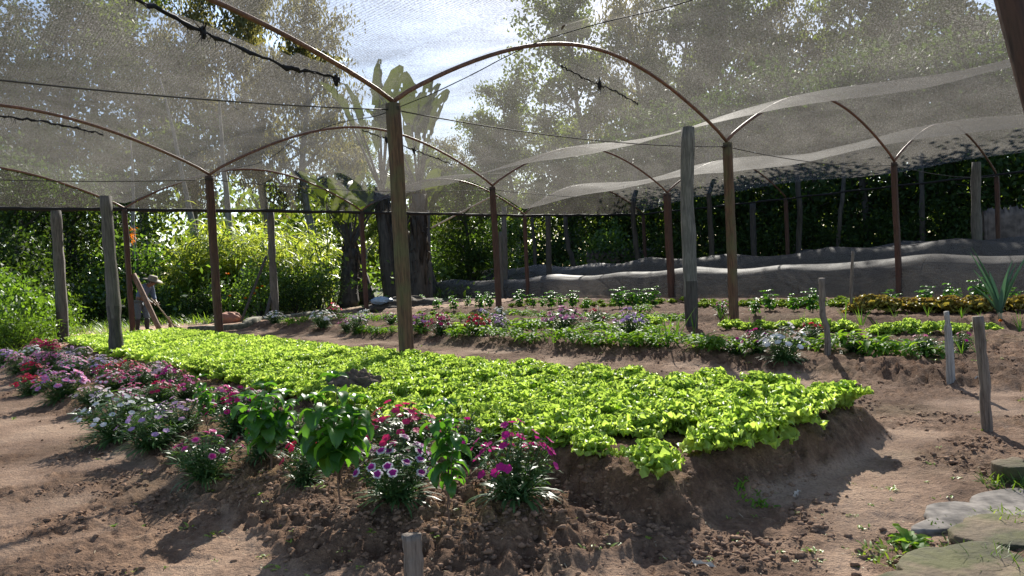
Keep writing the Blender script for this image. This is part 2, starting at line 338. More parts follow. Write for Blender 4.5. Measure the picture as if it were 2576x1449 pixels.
def stonemat():
    m, nt, out = newmat('mossy_stone'); L = nt.links.new
    tc = N_(nt,'ShaderNodeTexCoord')
    n1 = N_(nt,'ShaderNodeTexNoise',Scale=5,Detail=7,Roughness=.65); n2 = N_(nt,'ShaderNodeTexNoise',Scale=2.6,Detail=4)
    for n in (n1,n2): L(tc.outputs['Object'],n.inputs['Vector'])
    r1 = ramp(nt,n1.outputs[0],[(.3,(.07,.05,.03)),(.5,(.20,.145,.085)),(.7,(.33,.25,.15))])
    r2 = ramp(nt,n2.outputs[0],[(.42,(0,0,0)),(.5,(.95,.95,.95))]); r3 = ramp(nt,n1.outputs[0],[(.35,(.028,.026,.013)),(.6,(.085,.085,.022))])
    mx = N_(nt,'ShaderNodeMix',data_type='RGBA'); L(r2.outputs[0],mx.inputs[0]); L(r1.outputs[0],mx.inputs[6]); L(r3.outputs[0],mx.inputs[7])
    pb = N_(nt,'ShaderNodeBsdfPrincipled',Roughness=.9); L(mx.outputs[2],pb.inputs['Base Color'])
    bp = N_(nt,'ShaderNodeBump',Strength=.8,Distance=.04); L(n1.outputs[0],bp.inputs['Height']); L(bp.outputs[0],pb.inputs['Normal'])
    L(pb.outputs[0],out.inputs[0]); return m
M['stone'] = stonemat()
M['concrete'] = plain('old_concrete',(.2,.175,.15),.95,.6,14,0,1)
M['curb'] = plain('mossy_curb',(.12,.11,.07),.9,.5,9,0,.8)
M['wall'] = plain('dark_stone_wall',(.13,.10,.085),.9,.5,4,0,.9)

# ================================================================== GROUND
def build_ground():
    a1 = np.concatenate([np.linspace(-180,-48,50)[:-1], np.linspace(-48,48,640), np.linspace(48,180,50)[1:-1]])
    rr = np.concatenate([np.linspace(.02,1.4,24)[:-1], np.geomspace(1.4,60,620), np.geomspace(62,600,36)])
    A, Rr = np.meshgrid(np.radians(a1), rr)
    X, Y = Rr*np.sin(A), Rr*np.cos(A); Z = gh(X,Y)
    nr, na = X.shape
    i = np.arange(nr-1)[:,None]*na; j = np.arange(na)[None]; j2 = (j+1)%na
    Q = np.stack([i+j,i+na+j,i+na+j2,i+j2],-1).reshape(-1,4)
    me = mdata('ground', np.stack([X,Y,Z],-1), Q[:,::-1], mats=[M['soil']])
    main, flow, mound, rb, rb2, tun = beds(X, Y); p, q = topq(X, Y)
    till = np.clip(np.maximum.reduce([main,flow*1.1,mound,rb,rb2]),0,1)
    patch = sst(.38,.52,fbm(X*1.3+3,Y*1.3,3,41))*.75
    till = np.clip(np.maximum(sst(.05,.35,till), patch),0,1)
    mul = np.clip(flow+mound,0,1)
    far = np.maximum.reduce([sst(19,22,p+(fbm(X*.5,Y*.5,3,9)-.4)*5), 1-sst(-9.5,-6.5,q+(p>3)*3-(fbm(X*.5,Y*.5,3,9)-.4)*3), sst(22,25,q), 1-sst(-12,-9,p)])
    C = np.stack([till,mul,far,np.ones_like(far)],-1).astype(np.float32)
    ca = me.color_attributes.new('soil','FLOAT_COLOR','POINT'); ca.data.foreach_set('color', C.ravel())
    o = obj('ground', me); tag(o,'bare brown garden soil with raised beds and trodden paths','ground',kind='structure')
build_ground()
def clods():
    mb = MB(); n = 21000
    V0 = np.array([(1,0,0),(-1,0,0),(0,1,0),(0,-1,0),(0,0,1),(0,0,-1)],float)
    T0 = np.array([(0,2,4),(2,1,4),(1,3,4),(3,0,4),(2,0,5),(1,2,5),(3,1,5),(0,3,5)])
    # subdivide once
    ed = {}; V = [tuple(v) for v in V0]; T = []
    def mid(a,b):
        k = (min(a,b),max(a,b))
        if k not in ed: ed[k] = len(V); v = (np.array(V[a])+np.array(V[b])); V.append(tuple(v/np.linalg.norm(v)))
        return ed[k]
    for a,b,c in T0:
        x,y,z = mid(a,b),mid(b,c),mid(c,a); T += [(a,x,z),(b,y,x),(c,z,y),(x,y,z)]
    V = np.array(V); T = np.array(T)
    az = np.radians(rng.uniform(-42,42,n*4)); r = 2.3*np.exp(rng.random(n*4)*1.9); X, Y = r*np.sin(az), r*np.cos(az)
    main, flow, mound, rb, rb2, tun = beds(X, Y)
    k = np.maximum.reduce([flow,mound,rb*.8,(main>.03)*(main<.8)*.7, sst(.40,.50,fbm(X*1.3+3,Y*1.3,3,41))])
    cln = sst(.40,.56,fbm(X*2.6,Y*2.6,3,61)); keep = (rng.random(n*4) < np.maximum(k*cln,.7*(flow+mound))+.012)&(main < .85); X, Y = X[keep][:n], Y[keep][:n]; m = len(X)
    s = .0035+.014*rng.random(m)**4; Z = gh(X,Y)+s*.25
    P = V[None]*(1+1.0*(rng.random((m,len(V),1))-.5))*s[:,None,None]*np.array([1.2,1,.75])+np.stack([X,Y,Z],-1)[:,None]
    F = (T[None]+np.arange(m)[:,None,None]*len(V)).reshape(-1,3)
    o = obj('soil_clods', mdata('soil_clods',P,None,F,[plain('clod',(.22,.13,.08),.95,.35,18,0,.5)],smooth=False))
    tag(o,'loose crumbly brown soil clods scattered over the beds and paths','soil clods',kind='stuff')
clods()
# ================================================================== LABEL HELPER (ordinals from landmarks, in the order they stand from left to right)
ORD = ['first','second','third','fourth','fifth','sixth','seventh','eighth','ninth','tenth','eleventh','twelfth','thirteenth','fourteenth','fifteenth','sixteenth']
LM = [(1018,'the nearest square post'),(1257,'the slim dark post'),(1740,'the tall grey log'),(1846,'the olive brown post'),(2078,'the crooked mid bed stake'),(2390,'the pale split stake')]
def ordinals(xs, what, tail, lms=LM):
    idx = sorted(range(len(xs)), key=lambda i: xs[i]); cnt = {}; out = [None]*len(xs)
    first = [i for i in idx if xs[i] < lms[0][0]]
    for k, i in enumerate(reversed(first)): out[i] = f"{what} {tail}, {ORD[k]} left of {lms[0][1]}"
    for i in idx:
        if out[i]: continue
        lm = [l for l in lms if l[0] <= xs[i]][-1]; c = cnt[lm] = cnt.get(lm,0)+1
        out[i] = f"{what} {tail}, {ORD[c-1]} right of {lm[1]}"
    return out
# ================================================================== FRAME: posts, arches, wires, nets
def square_post(w, h, seed, lean=0):
    g = np.random.default_rng(seed); mb = MB(); k = 12; b = w*.07
    c = [(-1,-1),(1,-1),(1,1),(-1,1)]
    ring = []
    for (x,y) in c:
        x, y = x*w/2, y*w/2
        ring += [(x-math.copysign(b,x)*(1 if (x*y>0) else 0), y-math.copysign(b,y)*(0 if (x*y>0) else 1)), (x-math.copysign(b,x)*(0 if (x*y>0) else 1), y-math.copysign(b,y)*(1 if (x*y>0) else 0))]
    # order around
    ring = sorted(ring, key=lambda t: math.atan2(t[1],t[0])); ring = np.array(ring); n = len(ring)
    zs = np.linspace(-.35,h,k); off = np.cumsum(g.normal(size=(k,2))*.004,0)
    P = np.concatenate([np.broadcast_to(ring[None],(k,n,2))*(1+.02*g.normal(size=(k,n,1)))+off[:,None], np.broadcast_to(zs[:,None,None],(k,n,1))],-1).reshape(-1,3)
    i = np.arange(k-1)[:,None]*n; j = np.arange(n)[None]; j2=(j+1)%n
    Q = np.stack([i+j,i+j2,i+n+j2,i+n+j],-1).reshape(-1,4)
    P = np.concatenate([P,[[off[-1,0],off[-1,1],h]]]); T = [(len(P)-1,(k-1)*n+x,(k-1)*n+(x+1)%n) for x in range(n)]
    return P, Q, T
post_names = {
 (0,0):('rust brown square post standing in the front right of the lettuce bed, nearest and tallest','post'),
 (1,0):('dark brown square post in the middle of the lettuce bed, behind the grey log','post'),
 (2,0):('reddish brown post next to the stooping man at the far left','post'),
 (0,1):('olive brown square post right beside the tall grey log in the right bed','post'),
 (0,2):('dark red post behind the tunnels, where two right arches meet','post'),
 (0,3):('slim dark post at the far right beside the grey log at the net corner','post'),
 (1,1):('slim dark maroon post in front of the left end of the net tunnel','post'),
 (2,1):('brown post standing in front of the dead palm leaves','post'),
 (1,2):('wide dark post behind the tunnels, just left of the tall grey log','post'),
 (2,2):('thin dark post by the bright grass gap behind the tunnels','post'),
 (1,3):('faint dark post in the deep shade behind the back tunnel','post'),
 (2,3):('farthest dark post at the shaded back corner of the net','post'),
 (0,-1):('brown post left of the flower strip at the outer net edge','post'),(1,-1):('brown post in the grass left of the lettuce bed','post'),
 (2,-1):('brown post at the far left net corner','post'),(-1,0):('brown post by the stone terrace at the right','post'),(-1,1):('brown post to the right of the right bed','post'),(-1,-1):('brown post on the path behind the viewpoint','post')}
fix = {(2,2):(1322,540),(1,0):(538,446),(2,1):(907,535)}
TOP = {}
for (a,b),(lab,cat) in post_names.items():
    x, y = pq(a*GA, b*GB); h = PH
    if (a,b) == (2,2):
        d = ray(1318,541); t = y/d.y; x = d.x*t; h = CAMH+d.z*t
    z = float(gh(x,y,False)); w = {(0,0):.155,(0,1):.15,(1,0):.14,(1,2):.2}.get((a,b),.13)
    V,Q,T = square_post(w, h-z, 10+a*5+b)
    o = obj('square_post', mdata('square_post',V,Q,T,[M['post' if (a,b) in ((0,0),(0,1)) else 'post_dark']],smooth=False), loc=(x,y,z), rot=(0,0,YAW+R_(4)))
    tag(o,lab,cat,'square posts carrying the shade net'); TOP[(a,b)] = Vector((x,y,h))
    if a >= 0:
        mb = MB(); f = np.linspace(0,6.28*3,40); mb.add(*tube(np.stack([w*.62*np.cos(f),w*.62*np.sin(f),h-z-.1+.012*f/6.28*1.5],-1),.006,5)); mb.add(*tube([(w*.5,0,h-z-.1),(w*.8,.05,h-z-.02),(w*.75,.1,h-z+.1)],.006,5)); obj('wire_tie',mb.data('wire_tie',[M['wire']]),o)
RISE = 1.31
def arch_shape(t):
    return np.sin(np.pi*t)**.85*(1+.12*np.sin(np.pi*t))/1.12
arch_lab = {(0,-1):'near left arch pipe rising over the bunched black cord from the nearest post',(0,0):'tall central arch pipe between nearest post and tall grey log',
 (0,1):'arch pipe from the olive brown post to the right tunnels, top hidden by net',(0,2):'rightmost arch pipe ending at the far right dark post',
 (1,-1):'left arch pipe rising from the dark post in the middle of the lettuce',(1,0):'middle arch pipe passing behind the nearest post',
 (1,1):'arch pipe behind the tall grey log, right of the slim maroon post',(1,2):'dim arch pipe in the right back shade',
 (2,-1):'far left arch pipe over the stooping man',(2,0):'far arch pipe between the man and the dead palm leaves',(2,1):'far arch pipe right of the dead palm leaves',(2,2):'far right back arch pipe in deep shade',
 (-1,-1):'arch pipe overhead behind the viewpoint on the left',(-1,0):'arch pipe overhead by the stone terrace'}
for (a,b),lab in arch_lab.items():
    A, B = TOP[(a,b)], TOP[(a,b+1)]
    t = np.linspace(0,1,33); P = np.array(A)[None]*(1-t[:,None])+np.array(B)[None]*t[:,None]
    P[:,2] += (1.12 if b < 0 else RISE)*arch_shape(t)+.03; V,Q,T = tube(P,.032 if a < 1 else .03,10)
    o = obj('arch_pipe', mdata('arch_pipe',V,Q,T,[M['pipe']])); tag(o,lab,'arch pipe','arched pipes holding up the shade net')
wl = {(0,-1):'wire from the left picture edge to the nearest post top',(0,0):'sagging wire from nearest post to the olive brown post',(0,1):'sagging wire between the two right posts below the net',(0,2):'wire at far right between dark posts',
 (1,-1):'thin wire from left edge to the dark post in the lettuce',(1,0):'thin wire from the lettuce bed post to the slim maroon post',(1,1):'thin wire behind the tall grey log'}
for (a,b),lab in wl.items():
    A, B = TOP[(a,b)], TOP[(a,b+1)]; t = np.linspace(0,1,15); P = np.array(A)[None]*(1-t[:,None])+np.array(B)[None]*t[:,None]
    P[:,2] -= .08+.14*4*t*(1-t); V,Q,T = tube(P,.009,6); o = obj('wire', mdata('wire',V,Q,T,[M['wire']])); tag(o,lab,'wire','wires between the post tops')
def netz(fa, fb):
    """height of the net at fractional grid coordinates"""
    ia = np.floor(fa); ta = fa-ia; tb = fb-np.floor(fb)
    Sg = np.sin(np.pi*ta)**2
    Rz = np.where(fb < 0, 1.12, RISE); A_ = arch_shape(tb); lo = .42-.36*sst(1.55,2.0,fa)-.06*(1-4*(tb-.5)**2)
    A_ = .5*(A_+lo+np.sqrt((A_-lo)**2+.012))
    return PH+.05+Rz*A_*(1-.17*Sg)-.05*Sg+(.05*(fbm(fa*9,fb*9,3,77)-.4)+.22*(fbm(fa*2.2,fb*5.5,3,78)-.42))*Sg**.5
netl = {-1:'grey shade net bay overhead, nearest the viewer',0:'grey shade net bay behind the nearest post and central arch',1:'farthest grey shade net bay, ending at the black rope'}
NETS = {}
for a in (-1,0,1):
    fa = np.linspace(a,a+1,41); fb = np.linspace(-1,3,161); FB, FA = np.meshgrid(fb, fa)
    X, Y = pq(FA*GA, FB*GB); Z = netz(FA-1e-6*(FA==a+1), FB)
    ng = fa.size, fb.size; i = np.arange(ng[0]-1)[:,None]*ng[1]; j = np.arange(ng[1]-1)[None]
    Q = np.stack([i+j,i+j+1,i+ng[1]+j+1,i+ng[1]+j],-1).reshape(-1,4)
    ca, cb = FA.ravel()[Q].mean(1), FB.ravel()[Q].mean(1)
    if a == 0:
        hole = (cb>-.5)&(cb<-.06)&(ca<.11*np.sin(np.pi*np.clip((cb+.5)/.44,0,1)))
        
        Q = Q[~hole]
    o = obj('shade_net', mdata('shade_net',np.stack([X,Y,Z],-1),Q,mats=[M['net']])); tag(o,netl[a],'shade net','bays of the shade net roof'); NETS[a] = o
    # seam cords stitched along the net
    for s_ in (-.67,.33,1.33,2.33):
        f = np.linspace(a+.001,a+.999,40); w = np.full_like(f,s_)+.01*np.sin(f*9); x, y = pq(f*GA,w*GB); z = netz(f,w)-.015
        V,Q2,T = tube(np.stack([x,y,z],-1),.009,5,jit=.6,seed=a+3); obj('seam_cord',mdata('seam_cord',V,Q2,T,[M['black']]),NETS[a])
def frayed(a, pts, r=.02, n=60, knots=()):
    """bunched black net along a path, with ragged ends"""
    f = np.linspace(0,1,50); P = np.stack([np.interp(f,np.linspace(0,1,len(pts)),[p[k] for p in pts]) for k in range(3)],-1)
    g = np.random.default_rng(n); mb = MB()
    P = P+g.normal(size=P.shape)*.012
    mb.add(*tube(P,r*(.6+.8*g.random(50)),6,jit=.8,seed=n))
    ix = g.integers(0,50,n); V,Q = blades(P[ix],g.random(n)*6.28,g.normal(size=n)*.7-.4,.05+.12*g.random(n),.012,g.normal(size=n)*.8,3,2,'blade'); mb.add(V,Q)
    for k in knots:
        c = P[int(k*49)]; m = 26; V,Q = blades(np.repeat(c[None],m,0),g.random(m)*6.28,g.normal(size=m)*.8-.3,.1+.2*g.random(m),.016,g.normal(size=m),3,2,'blade'); mb.add(V,Q)
        mb.add(*tube([c+[0,0,.06],c,c-[0,0,.1]],[.02,.045,.02],7,jit=.6,seed=5))
    obj('bunched_cord', mb.data('bunched_cord',[M['black']]), NETS[a])
def onnet(fa, fb, dz=-.05):
    x, y = pq(fa*GA, fb*GB); return (x, y, float(netz(np.array(fa),np.array(fb)))+dz)
frayed(0,[onnet(.02,-.52),onnet(.06,-.4,-.12),onnet(.1,-.28,-.1),onnet(.1,-.15,-.1),onnet(.1,-.05,-.05)],.03,160,(.98,.5))
frayed(-1,[onnet(-.02,-.55,-.1),onnet(-.02,-.45,-.1),onnet(-.02,-.36,-.14)],.03,110,(.1,))
frayed(0,[onnet(.12,.53,-.05),onnet(.14,.63,-.05),onnet(.13,.72,-.04),onnet(.12,.8,-.03)],.012,50,(.5,))
frayed(1,[onnet(1.03,.5,-.05),onnet(1.06,.62,-.1),onnet(1.07,.74,-.1),onnet(1.05,.86,-.05)],.016,70,(.3,.6))
frayed(1,[onnet(1.03,-.62,-.06),onnet(1.06,-.5,-.1),onnet(1.06,-.38,-.1),onnet(1.04,-.25,-.06)],.02,70,(.3,))
fa, fb = rng.uniform(-.7,1.9,90), rng.uniform(-1,2.6,90); xx, yy = pq(fa*GA,fb*GB); zz = np.array([float(netz(np.array(a),np.array(b))) for a,b in zip(fa,fb)])+.012
V,Q = blades(np.stack([xx,yy,zz],-1),rng.random(90)*6.28,rng.normal(size=90)*.15,.05+.16*rng.random(90)**2,.012+.03*rng.random(90),.2*rng.normal(size=90),4,3,'lance',.3,.004,3)
tag(obj('fallen_leaves',mdata('fallen_leaves',V,Q,mats=[M['thatch']])),'fallen dry leaves and twigs lying on the shade net','fallen leaves',kind='stuff')
# gable nets between rope and arch at the far row and the far side
gl = {(2,-1):'dark netting filling the far left arch',(2,0):'netting filling the far arch left of the dead palm leaves',(2,1):'brownish netting filling the far arch right of the dead palm leaves',(2,2):'dark netting filling the far arch in the shaded corner'}
for (a,b),lab in gl.items():
    A, B = TOP[(a,b)], TOP[(a,b+1)]; t = np.linspace(0,1,41); v = np.linspace(0,1,9)
    TT, VV = np.meshgrid(t,v); P = np.array(A)*(1-TT[...,None])+np.array(B)*TT[...,None]; P[...,2] += VV*((1.12 if b < 0 else RISE)*arch_shape(TT)+.02)
    P[...,1] += .04*(fbm(TT*9,VV*5,3,b+7)-.4)
    i = np.arange(8)[:,None]*41; j = np.arange(40)[None]; Q = np.stack([i+j,i+j+1,i+41+j+1,i+41+j],-1).reshape(-1,4)
    o = obj('gable_net', mdata('gable_net',P,Q,mats=[M['net_gable']])); tag(o,lab,'gable net','nets filling the end arches')
A, B = TOP[(0,3)]+Vector((UX*-9,UY*-9,0)), TOP[(2,3)]
def roped(name, pts, r, lab, seed):
    f = np.linspace(0,1,140); P = np.stack([np.interp(f,np.linspace(0,1,len(pts)),[p[k] for p in pts]) for k in range(3)],-1)
    g = np.random.default_rng(seed); P[:,2] += .012*np.cumsum(g.normal(size=140))/4-.02*np.sin(f*40)**2; rr = r*(.65+.7*fbm(f*60,f*0,2,seed))
    V,Q,T = tube(P,rr,7,jit=.5,seed=seed); o = obj(name, mdata(name,V,Q,T,[M['black']])); tag(o,lab,'rope','black ropes along the net edge')
roped('net_rope',[TOP[(2,-1)],TOP[(2,0)],TOP[(2,1)],TOP[(2,2)],TOP[(2,3)]],.055,'thick black rope of rolled net running straight across the far edge',3)
roped('net_rope',[A,TOP[(0,3)],TOP[(1,3)],TOP[(2,3)]],.04,'thinner black rope along the shaded right edge of the net',4)
# slanting beam near the viewer
d1, d2 = ray(2530,-150), ray(3010,1640); b1, b2 = d1*(2.5/d1.y)+Vector((0,0,CAMH)), d2*(2.3/d2.y)+Vector((0,0,CAMH)); b2.z = float(gh(b2.x,b2.y))-.05
mb = MB(); dd = (b1-b2).normalized(); s1 = dd.cross(Vector((0,1,0))).normalized(); s2 = dd.cross(s1); w = .056
b1 = b1+dd*1.4
V = [c+s1*w*i+s2*w*j for c in (b2,b1) for i,j in ((-1,-1),(1,-1),(1,1),(-1,1))]
mb.add([tuple(v) for v in V],[(0,1,5,4),(1,2,6,5),(2,3,7,6),(3,0,4,7),(4,5,6,7),(3,2,1,0)])
o = obj('leaning_beam', mb.data('leaning_beam',[M['post_dark']],False)); bv = o.modifiers.new('b','BEVEL'); bv.width=.008
tag(o,'very dark square beam leaning across the upper right corner, close to the viewer','beam')
# ------------------------------------------------------------------ round logs and stakes
def log(name, foot, top, r0, r1, mat, lab, cat, group, seed, foottar=None, sink=.3, wob=.006, kn=14, split=False):
    g = np.random.default_rng(seed); foot = Vector(foot); top = Vector(top)
    t = np.linspace(0,1,kn); P = np.array(foot)[None]*(1-t[:,None])+np.array(top)[None]*t[:,None]-np.array(foot)
    P[:,:2] += np.cumsum(g.normal(size=(kn,2))*wob,0)*np.sin(np.pi*t)[:,None]
    P = np.concatenate([[P[0]-[0,0,sink]],P]); r = np.concatenate([[r0],r0+(r1-r0)*t])*(1+.06*g.normal(size=kn+1))
    V,Q,T = tube(P,r,12,jit=.14,seed=seed)
    if split: V[V[:,2] > V[:,2].max()-.14, 0] *= .6
    mats = [mat]; mi = None
    if foottar:
        mats.append(M['log_tar']); fz = V[Q].mean(1)[:,2]; mi = np.concatenate([(fz+.1*np.sin(V[Q].mean(1)[:,0]*60) < foottar).astype(int), np.zeros(len(T),int)])
    o = obj(name, mdata(name,V,Q,T,mats,mi), loc=foot); tag(o,lab,cat,group); return o
def px_log(name, xb, yb, xt, yt, wpx, mat, lab, cat, group, seed, Y=None, tp=.9, **kw):
    f = G(xb,yb)
    if Y:
        d = ray(xb,yb); f = Vector((d.x*Y/d.y, Y, 0)); f.z = float(gh(f.x,f.y))
    d = ray(xt,yt); t = f.y/d.y; top = Vector((d.x*t, f.y, CAMH+d.z*t)); r = wpx*.5*f.y/FPX
    return log(name, f, top, r, r*tp, mat, lab, cat, group, seed, **kw)
GL = 'round log posts standing among the beds'
px_log('log_post',293,893,265,493,31,M['log'],'grey round log post with a dark foot at the left edge of the lettuce','log post',GL,1,foottar=.8)
px_log('log_post',160,860,140,530,26,M['log'],'grey round log post at the far left, by the bright green bush','log post',GL,2,foottar=.6)
px_log('log_post',692,782,680,530,20,M['log'],'grey round log post beside the orange flowers','log post',GL,3,Y=25.5)
px_log('log_post',1740,826,1731,320,34,M['log_white'],'tall pale grey log with flaking whitewash and black foot in the right bed','log post',GL,4,foottar=.75,tp=.95)
px_log('log_post',1077,725,1070,528,22,M['log'],'grey log post between the dead palm leaves and the bright bushes','log post',GL,5,Y=34)
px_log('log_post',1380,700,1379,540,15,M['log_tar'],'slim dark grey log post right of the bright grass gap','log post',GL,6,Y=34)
px_log('log_post',1270,700,1268,520,14,M['log'],'greenish grey log right behind the slim maroon post','log post',GL,7,Y=34)
px_log('log_post',2462,690,2456,408,25,M['log'],'pale grey log at the far right under the last arch','log post',GL,8,Y=22.5)
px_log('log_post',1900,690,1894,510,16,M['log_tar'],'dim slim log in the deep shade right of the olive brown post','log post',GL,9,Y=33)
px_log('dead_trunk',1262,690,1258,583,8,M['log'],'thin short grey pole touching the slim maroon post','pole',None,10,Y=33)
GS = 'short stakes along the paths'
px_log('stake',1036,1520,1034,1345,52,M['stake'],'short blunt grey stake cut off by the bottom edge, nearest the viewer','stake',GS,11,tp=.97,wob=.002)
px_log('stake',2082,899,2067,700,16,M['stake'],'crooked brown stake in the middle of the right bed','stake',GS,12,wob=.011)
px_log('stake',2392,964,2377,784,19,M['stake_pale'],'pale split stake with a dark crack beside the right bed','stake',GS,13,split=True,wob=.002)
px_log('stake',2484,1086,2460,796,25,M['stake'],'thick brown stake in the path at the right, casting a long shadow','stake',GS,14,tp=.95,wob=.003)
px_log('stake',2141,790,2146,632,8,M['stake'],'thin tall stick in front of the net tunnels','stake',GS,15,wob=.004)
px_log('stake',428,827,425,797,8,M['stick'],'tiny brown peg behind the far end of the lettuce','stake',GS,16)
# prop plank, dark leaning pole
def lean(name, a, b, Ya, Yb, r, mat, lab, cat):
    d = ray(*a); A = Vector((d.x*Ya/d.y,Ya,CAMH+d.z*Ya/d.y)); d = ray(*b); B = Vector((d.x*Yb/d.y,Yb,CAMH+d.z*Yb/d.y))
    P = np.array([A.lerp(B,t) for t in np.linspace(0,1,8)])-np.array(A); V,Q,T = tube(P,r,8,jit=.2,seed=3)
    tag(obj(name,mdata(name,V,Q,T,[mat]),loc=A),lab,cat)
lean('prop_plank',(405,836),(336,690),21.6,22.0,.075,M['stick'],'brown plank leaning against the reddish post in front of the man','plank')
lean('leaning_pole',(607,808),(670,645),24.5,25.2,.045,M['log_tar'],'black pole leaning up against the log by the orange flowers','pole')
lean('leaning_pole',(668,800),(685,733),25.0,25.6,.06,M['log_tar'],'short dark stump pole leaning at the foot of the log by the orange flowers','pole')
lean('hanging_cord',(1085,573),(1245,490),30,30,.03,M['litter'],'pale frayed cord slanting across the far right arch','cord')
# ================================================================== LETTUCE
def lettuce_geo(seed, nl=19, nseg=10, ncol=19, R=.142):
    g = np.random.default_rng(seed); k = np.arange(nl); t = k/(nl-1)
    az = k*2.39996+g.random(nl)*.5; tilt = np.radians(26+60*t+g.normal(size=nl)*7); L = R*(1.05-.35*t)*(.9+.2*g.random(nl))
    B = np.stack([.02*np.cos(az),.02*np.sin(az),.015+.025*t],-1)
    return blades(B,az,tilt,L*1.1,L*1.12,np.radians(35-30*t+g.normal(size=nl)*12),nseg,ncol,'lettuce',.12,.030,seed)
def lettuces():
    near = [mdata('lettuce',*lettuce_geo(s),mats=[M['lettuce']]) for s in range(7)]
    far = [lettuce_geo(s,14,5,9) for s in range(20,24)]
    pts = []; sp = .258
    p = -6.15; row = 0
    while p < 10.95:
        q = -2.28+(row%2)*.13
        while q < .03:
            P, Qq = p+rng.normal()*.035, q+rng.normal()*.035
            q += sp
            if abs(P+3.45+.35*(Qq+1)) < .16 and Qq < -1.0: continue          # heads left out to imitate the nearest post's shadow, beside the soil heap
            hp = ray(888,968); hp = topq(hp.x*(.3-CAMH)/hp.z,hp.y*(.3-CAMH)/hp.z)
            if (P-hp[0])**2+(Qq-hp[1])**2 < .05: continue
            if P < -5.75 and -1.95 < Qq+ .35 < -1.2 and P > -6.1: continue
            if P*P+Qq*Qq < .03: continue
            if rng.random() < .015: continue
            pts.append(pq(P,Qq))
        p += sp*.93; row += 1
    pts.sort(key=lambda t: t[0]**2+t[1]**2)
    for i, (x,y) in enumerate(pts[:262]):
        s = .88+.45*rng.random(); o = obj('lettuce', near[i%7], loc=(x,y,float(gh(x,y,False))+.005), rot=(rng.normal()*.1,rng.normal()*.1,rng.random()*6.28), sc=s)
        tag(o,'frilly yellow green lettuce head, one of the crowd filling the big bed','lettuce','lettuce heads of the big bed')
    mb = MB()
    for (x,y) in pts[262:]:
        V,Q = far[rng.integers(4)]; a = rng.random()*6.28; s = .98+.3*rng.random(); c, d = math.cos(a)*s, math.sin(a)*s
        mb.add(V@np.array([[c,d,0],[-d,c,0],[0,0,s]])+[x,y,float(gh(x,y,False))],Q)
    o = obj('far_lettuces', mb.data('far_lettuces',[M['lettuce']])); tag(o,'mass of pale lettuce heads at the far end of the big bed','lettuce',kind='stuff')
    return near
LET = lettuces()
def row_lettuce(segs, mat, what, tail, cat, group, sc, step, shared=None, name='lettuce'):
    ms = []
    for s in range(3):
        me = LET[s].copy(); me.materials[0] = mat; ms.append(me)
    L = []
    for (x0,y0,x1,y1,n) in segs:
        for k in range(n): t = k/max(1,n-1); L.append((x0+(x1-x0)*t+rng.normal()*2, y0+(y1-y0)*t+rng.normal()))
    labs = [shared]*len(L) if shared else ordinals([a for a,b in L], what, tail)
    for i,(a,b) in enumerate(L):
        f = G(a,b); o = obj(name, ms[i%3], loc=f, rot=(0,0,rng.random()*6.28), sc=sc*(.85+.3*rng.random())); tag(o,labs[i],cat,group)
row_lettuce([(1828,830,1968,831,6),(2000,832,2128,836,6),(2205,842,2482,842,11),(1308,826,1358,826,3),(1150,838,1178,838,2),(1625,820,1658,820,2)],M['lettuce'],'bright frilly lettuce','in the short row','lettuce','lettuces of the short right rows',1.05,1)
row_lettuce([(2160,790,2570,786,15)],M['lettuce_brown'],'bronze leafed lettuce','before the tunnel','lettuce','bronze lettuces before the tunnel',1.7,1,None,'bronze_lettuce')
row_lettuce([(1762,775,1825,775,5),(1866,775,2060,775,13),(2090,775,2140,775,4),(1290,772,1330,772,3),(1470,775,1540,775,4),(1330,764,1720,764,14),(1770,766,2140,766,16),(1060,786,1250,790,7)],M['seedling'],'small','','lettuce','seedlings by the tunnel',.85,1,'small pale lettuce seedling in the thin rows in front of the net tunnel','lettuce_seedling')
# soil heap in the lettuce
def lump(n1, n2, rx, ry, rz, seed, amp=.25, fr=2.0):
    th = np.linspace(0,2*np.pi,n1,endpoint=False); ph = np.linspace(.02,np.pi-.02,n2)
    TH, PHI = np.meshgrid(th,ph); x, y, z = np.sin(PHI)*np.cos(TH), np.sin(PHI)*np.sin(TH), np.cos(PHI)
    k = 1+amp*(fbm(x*fr+y*1.3*fr+7,z*fr+y*fr*.7+3,4,seed)-.45)*2
    V = np.stack([x*rx*k,y*ry*k,z*rz*k],-1).reshape(-1,3)
    i = np.arange(n2-1)[:,None]*n1; j = np.arange(n1)[None]; j2=(j+1)%n1
    Q = np.stack([i+j,i+n1+j,i+n1+j2,i+j2],-1).reshape(-1,4); return V, Q
d = ray(888,968); x, y = d.x*(.3-CAMH)/d.z, d.y*(.3-CAMH)/d.z; V,Q = lump(64,32,.26,.2,.15,5,.55,5)
tag(obj('soil_heap',mdata('soil_heap',V,Q,mats=[plain('dug_soil',(.12,.085,.062),.95,.5,16,0,.9)]),loc=(x,y,.27)),'dark crumbly soil heap among the lettuces behind the basil','soil heap')
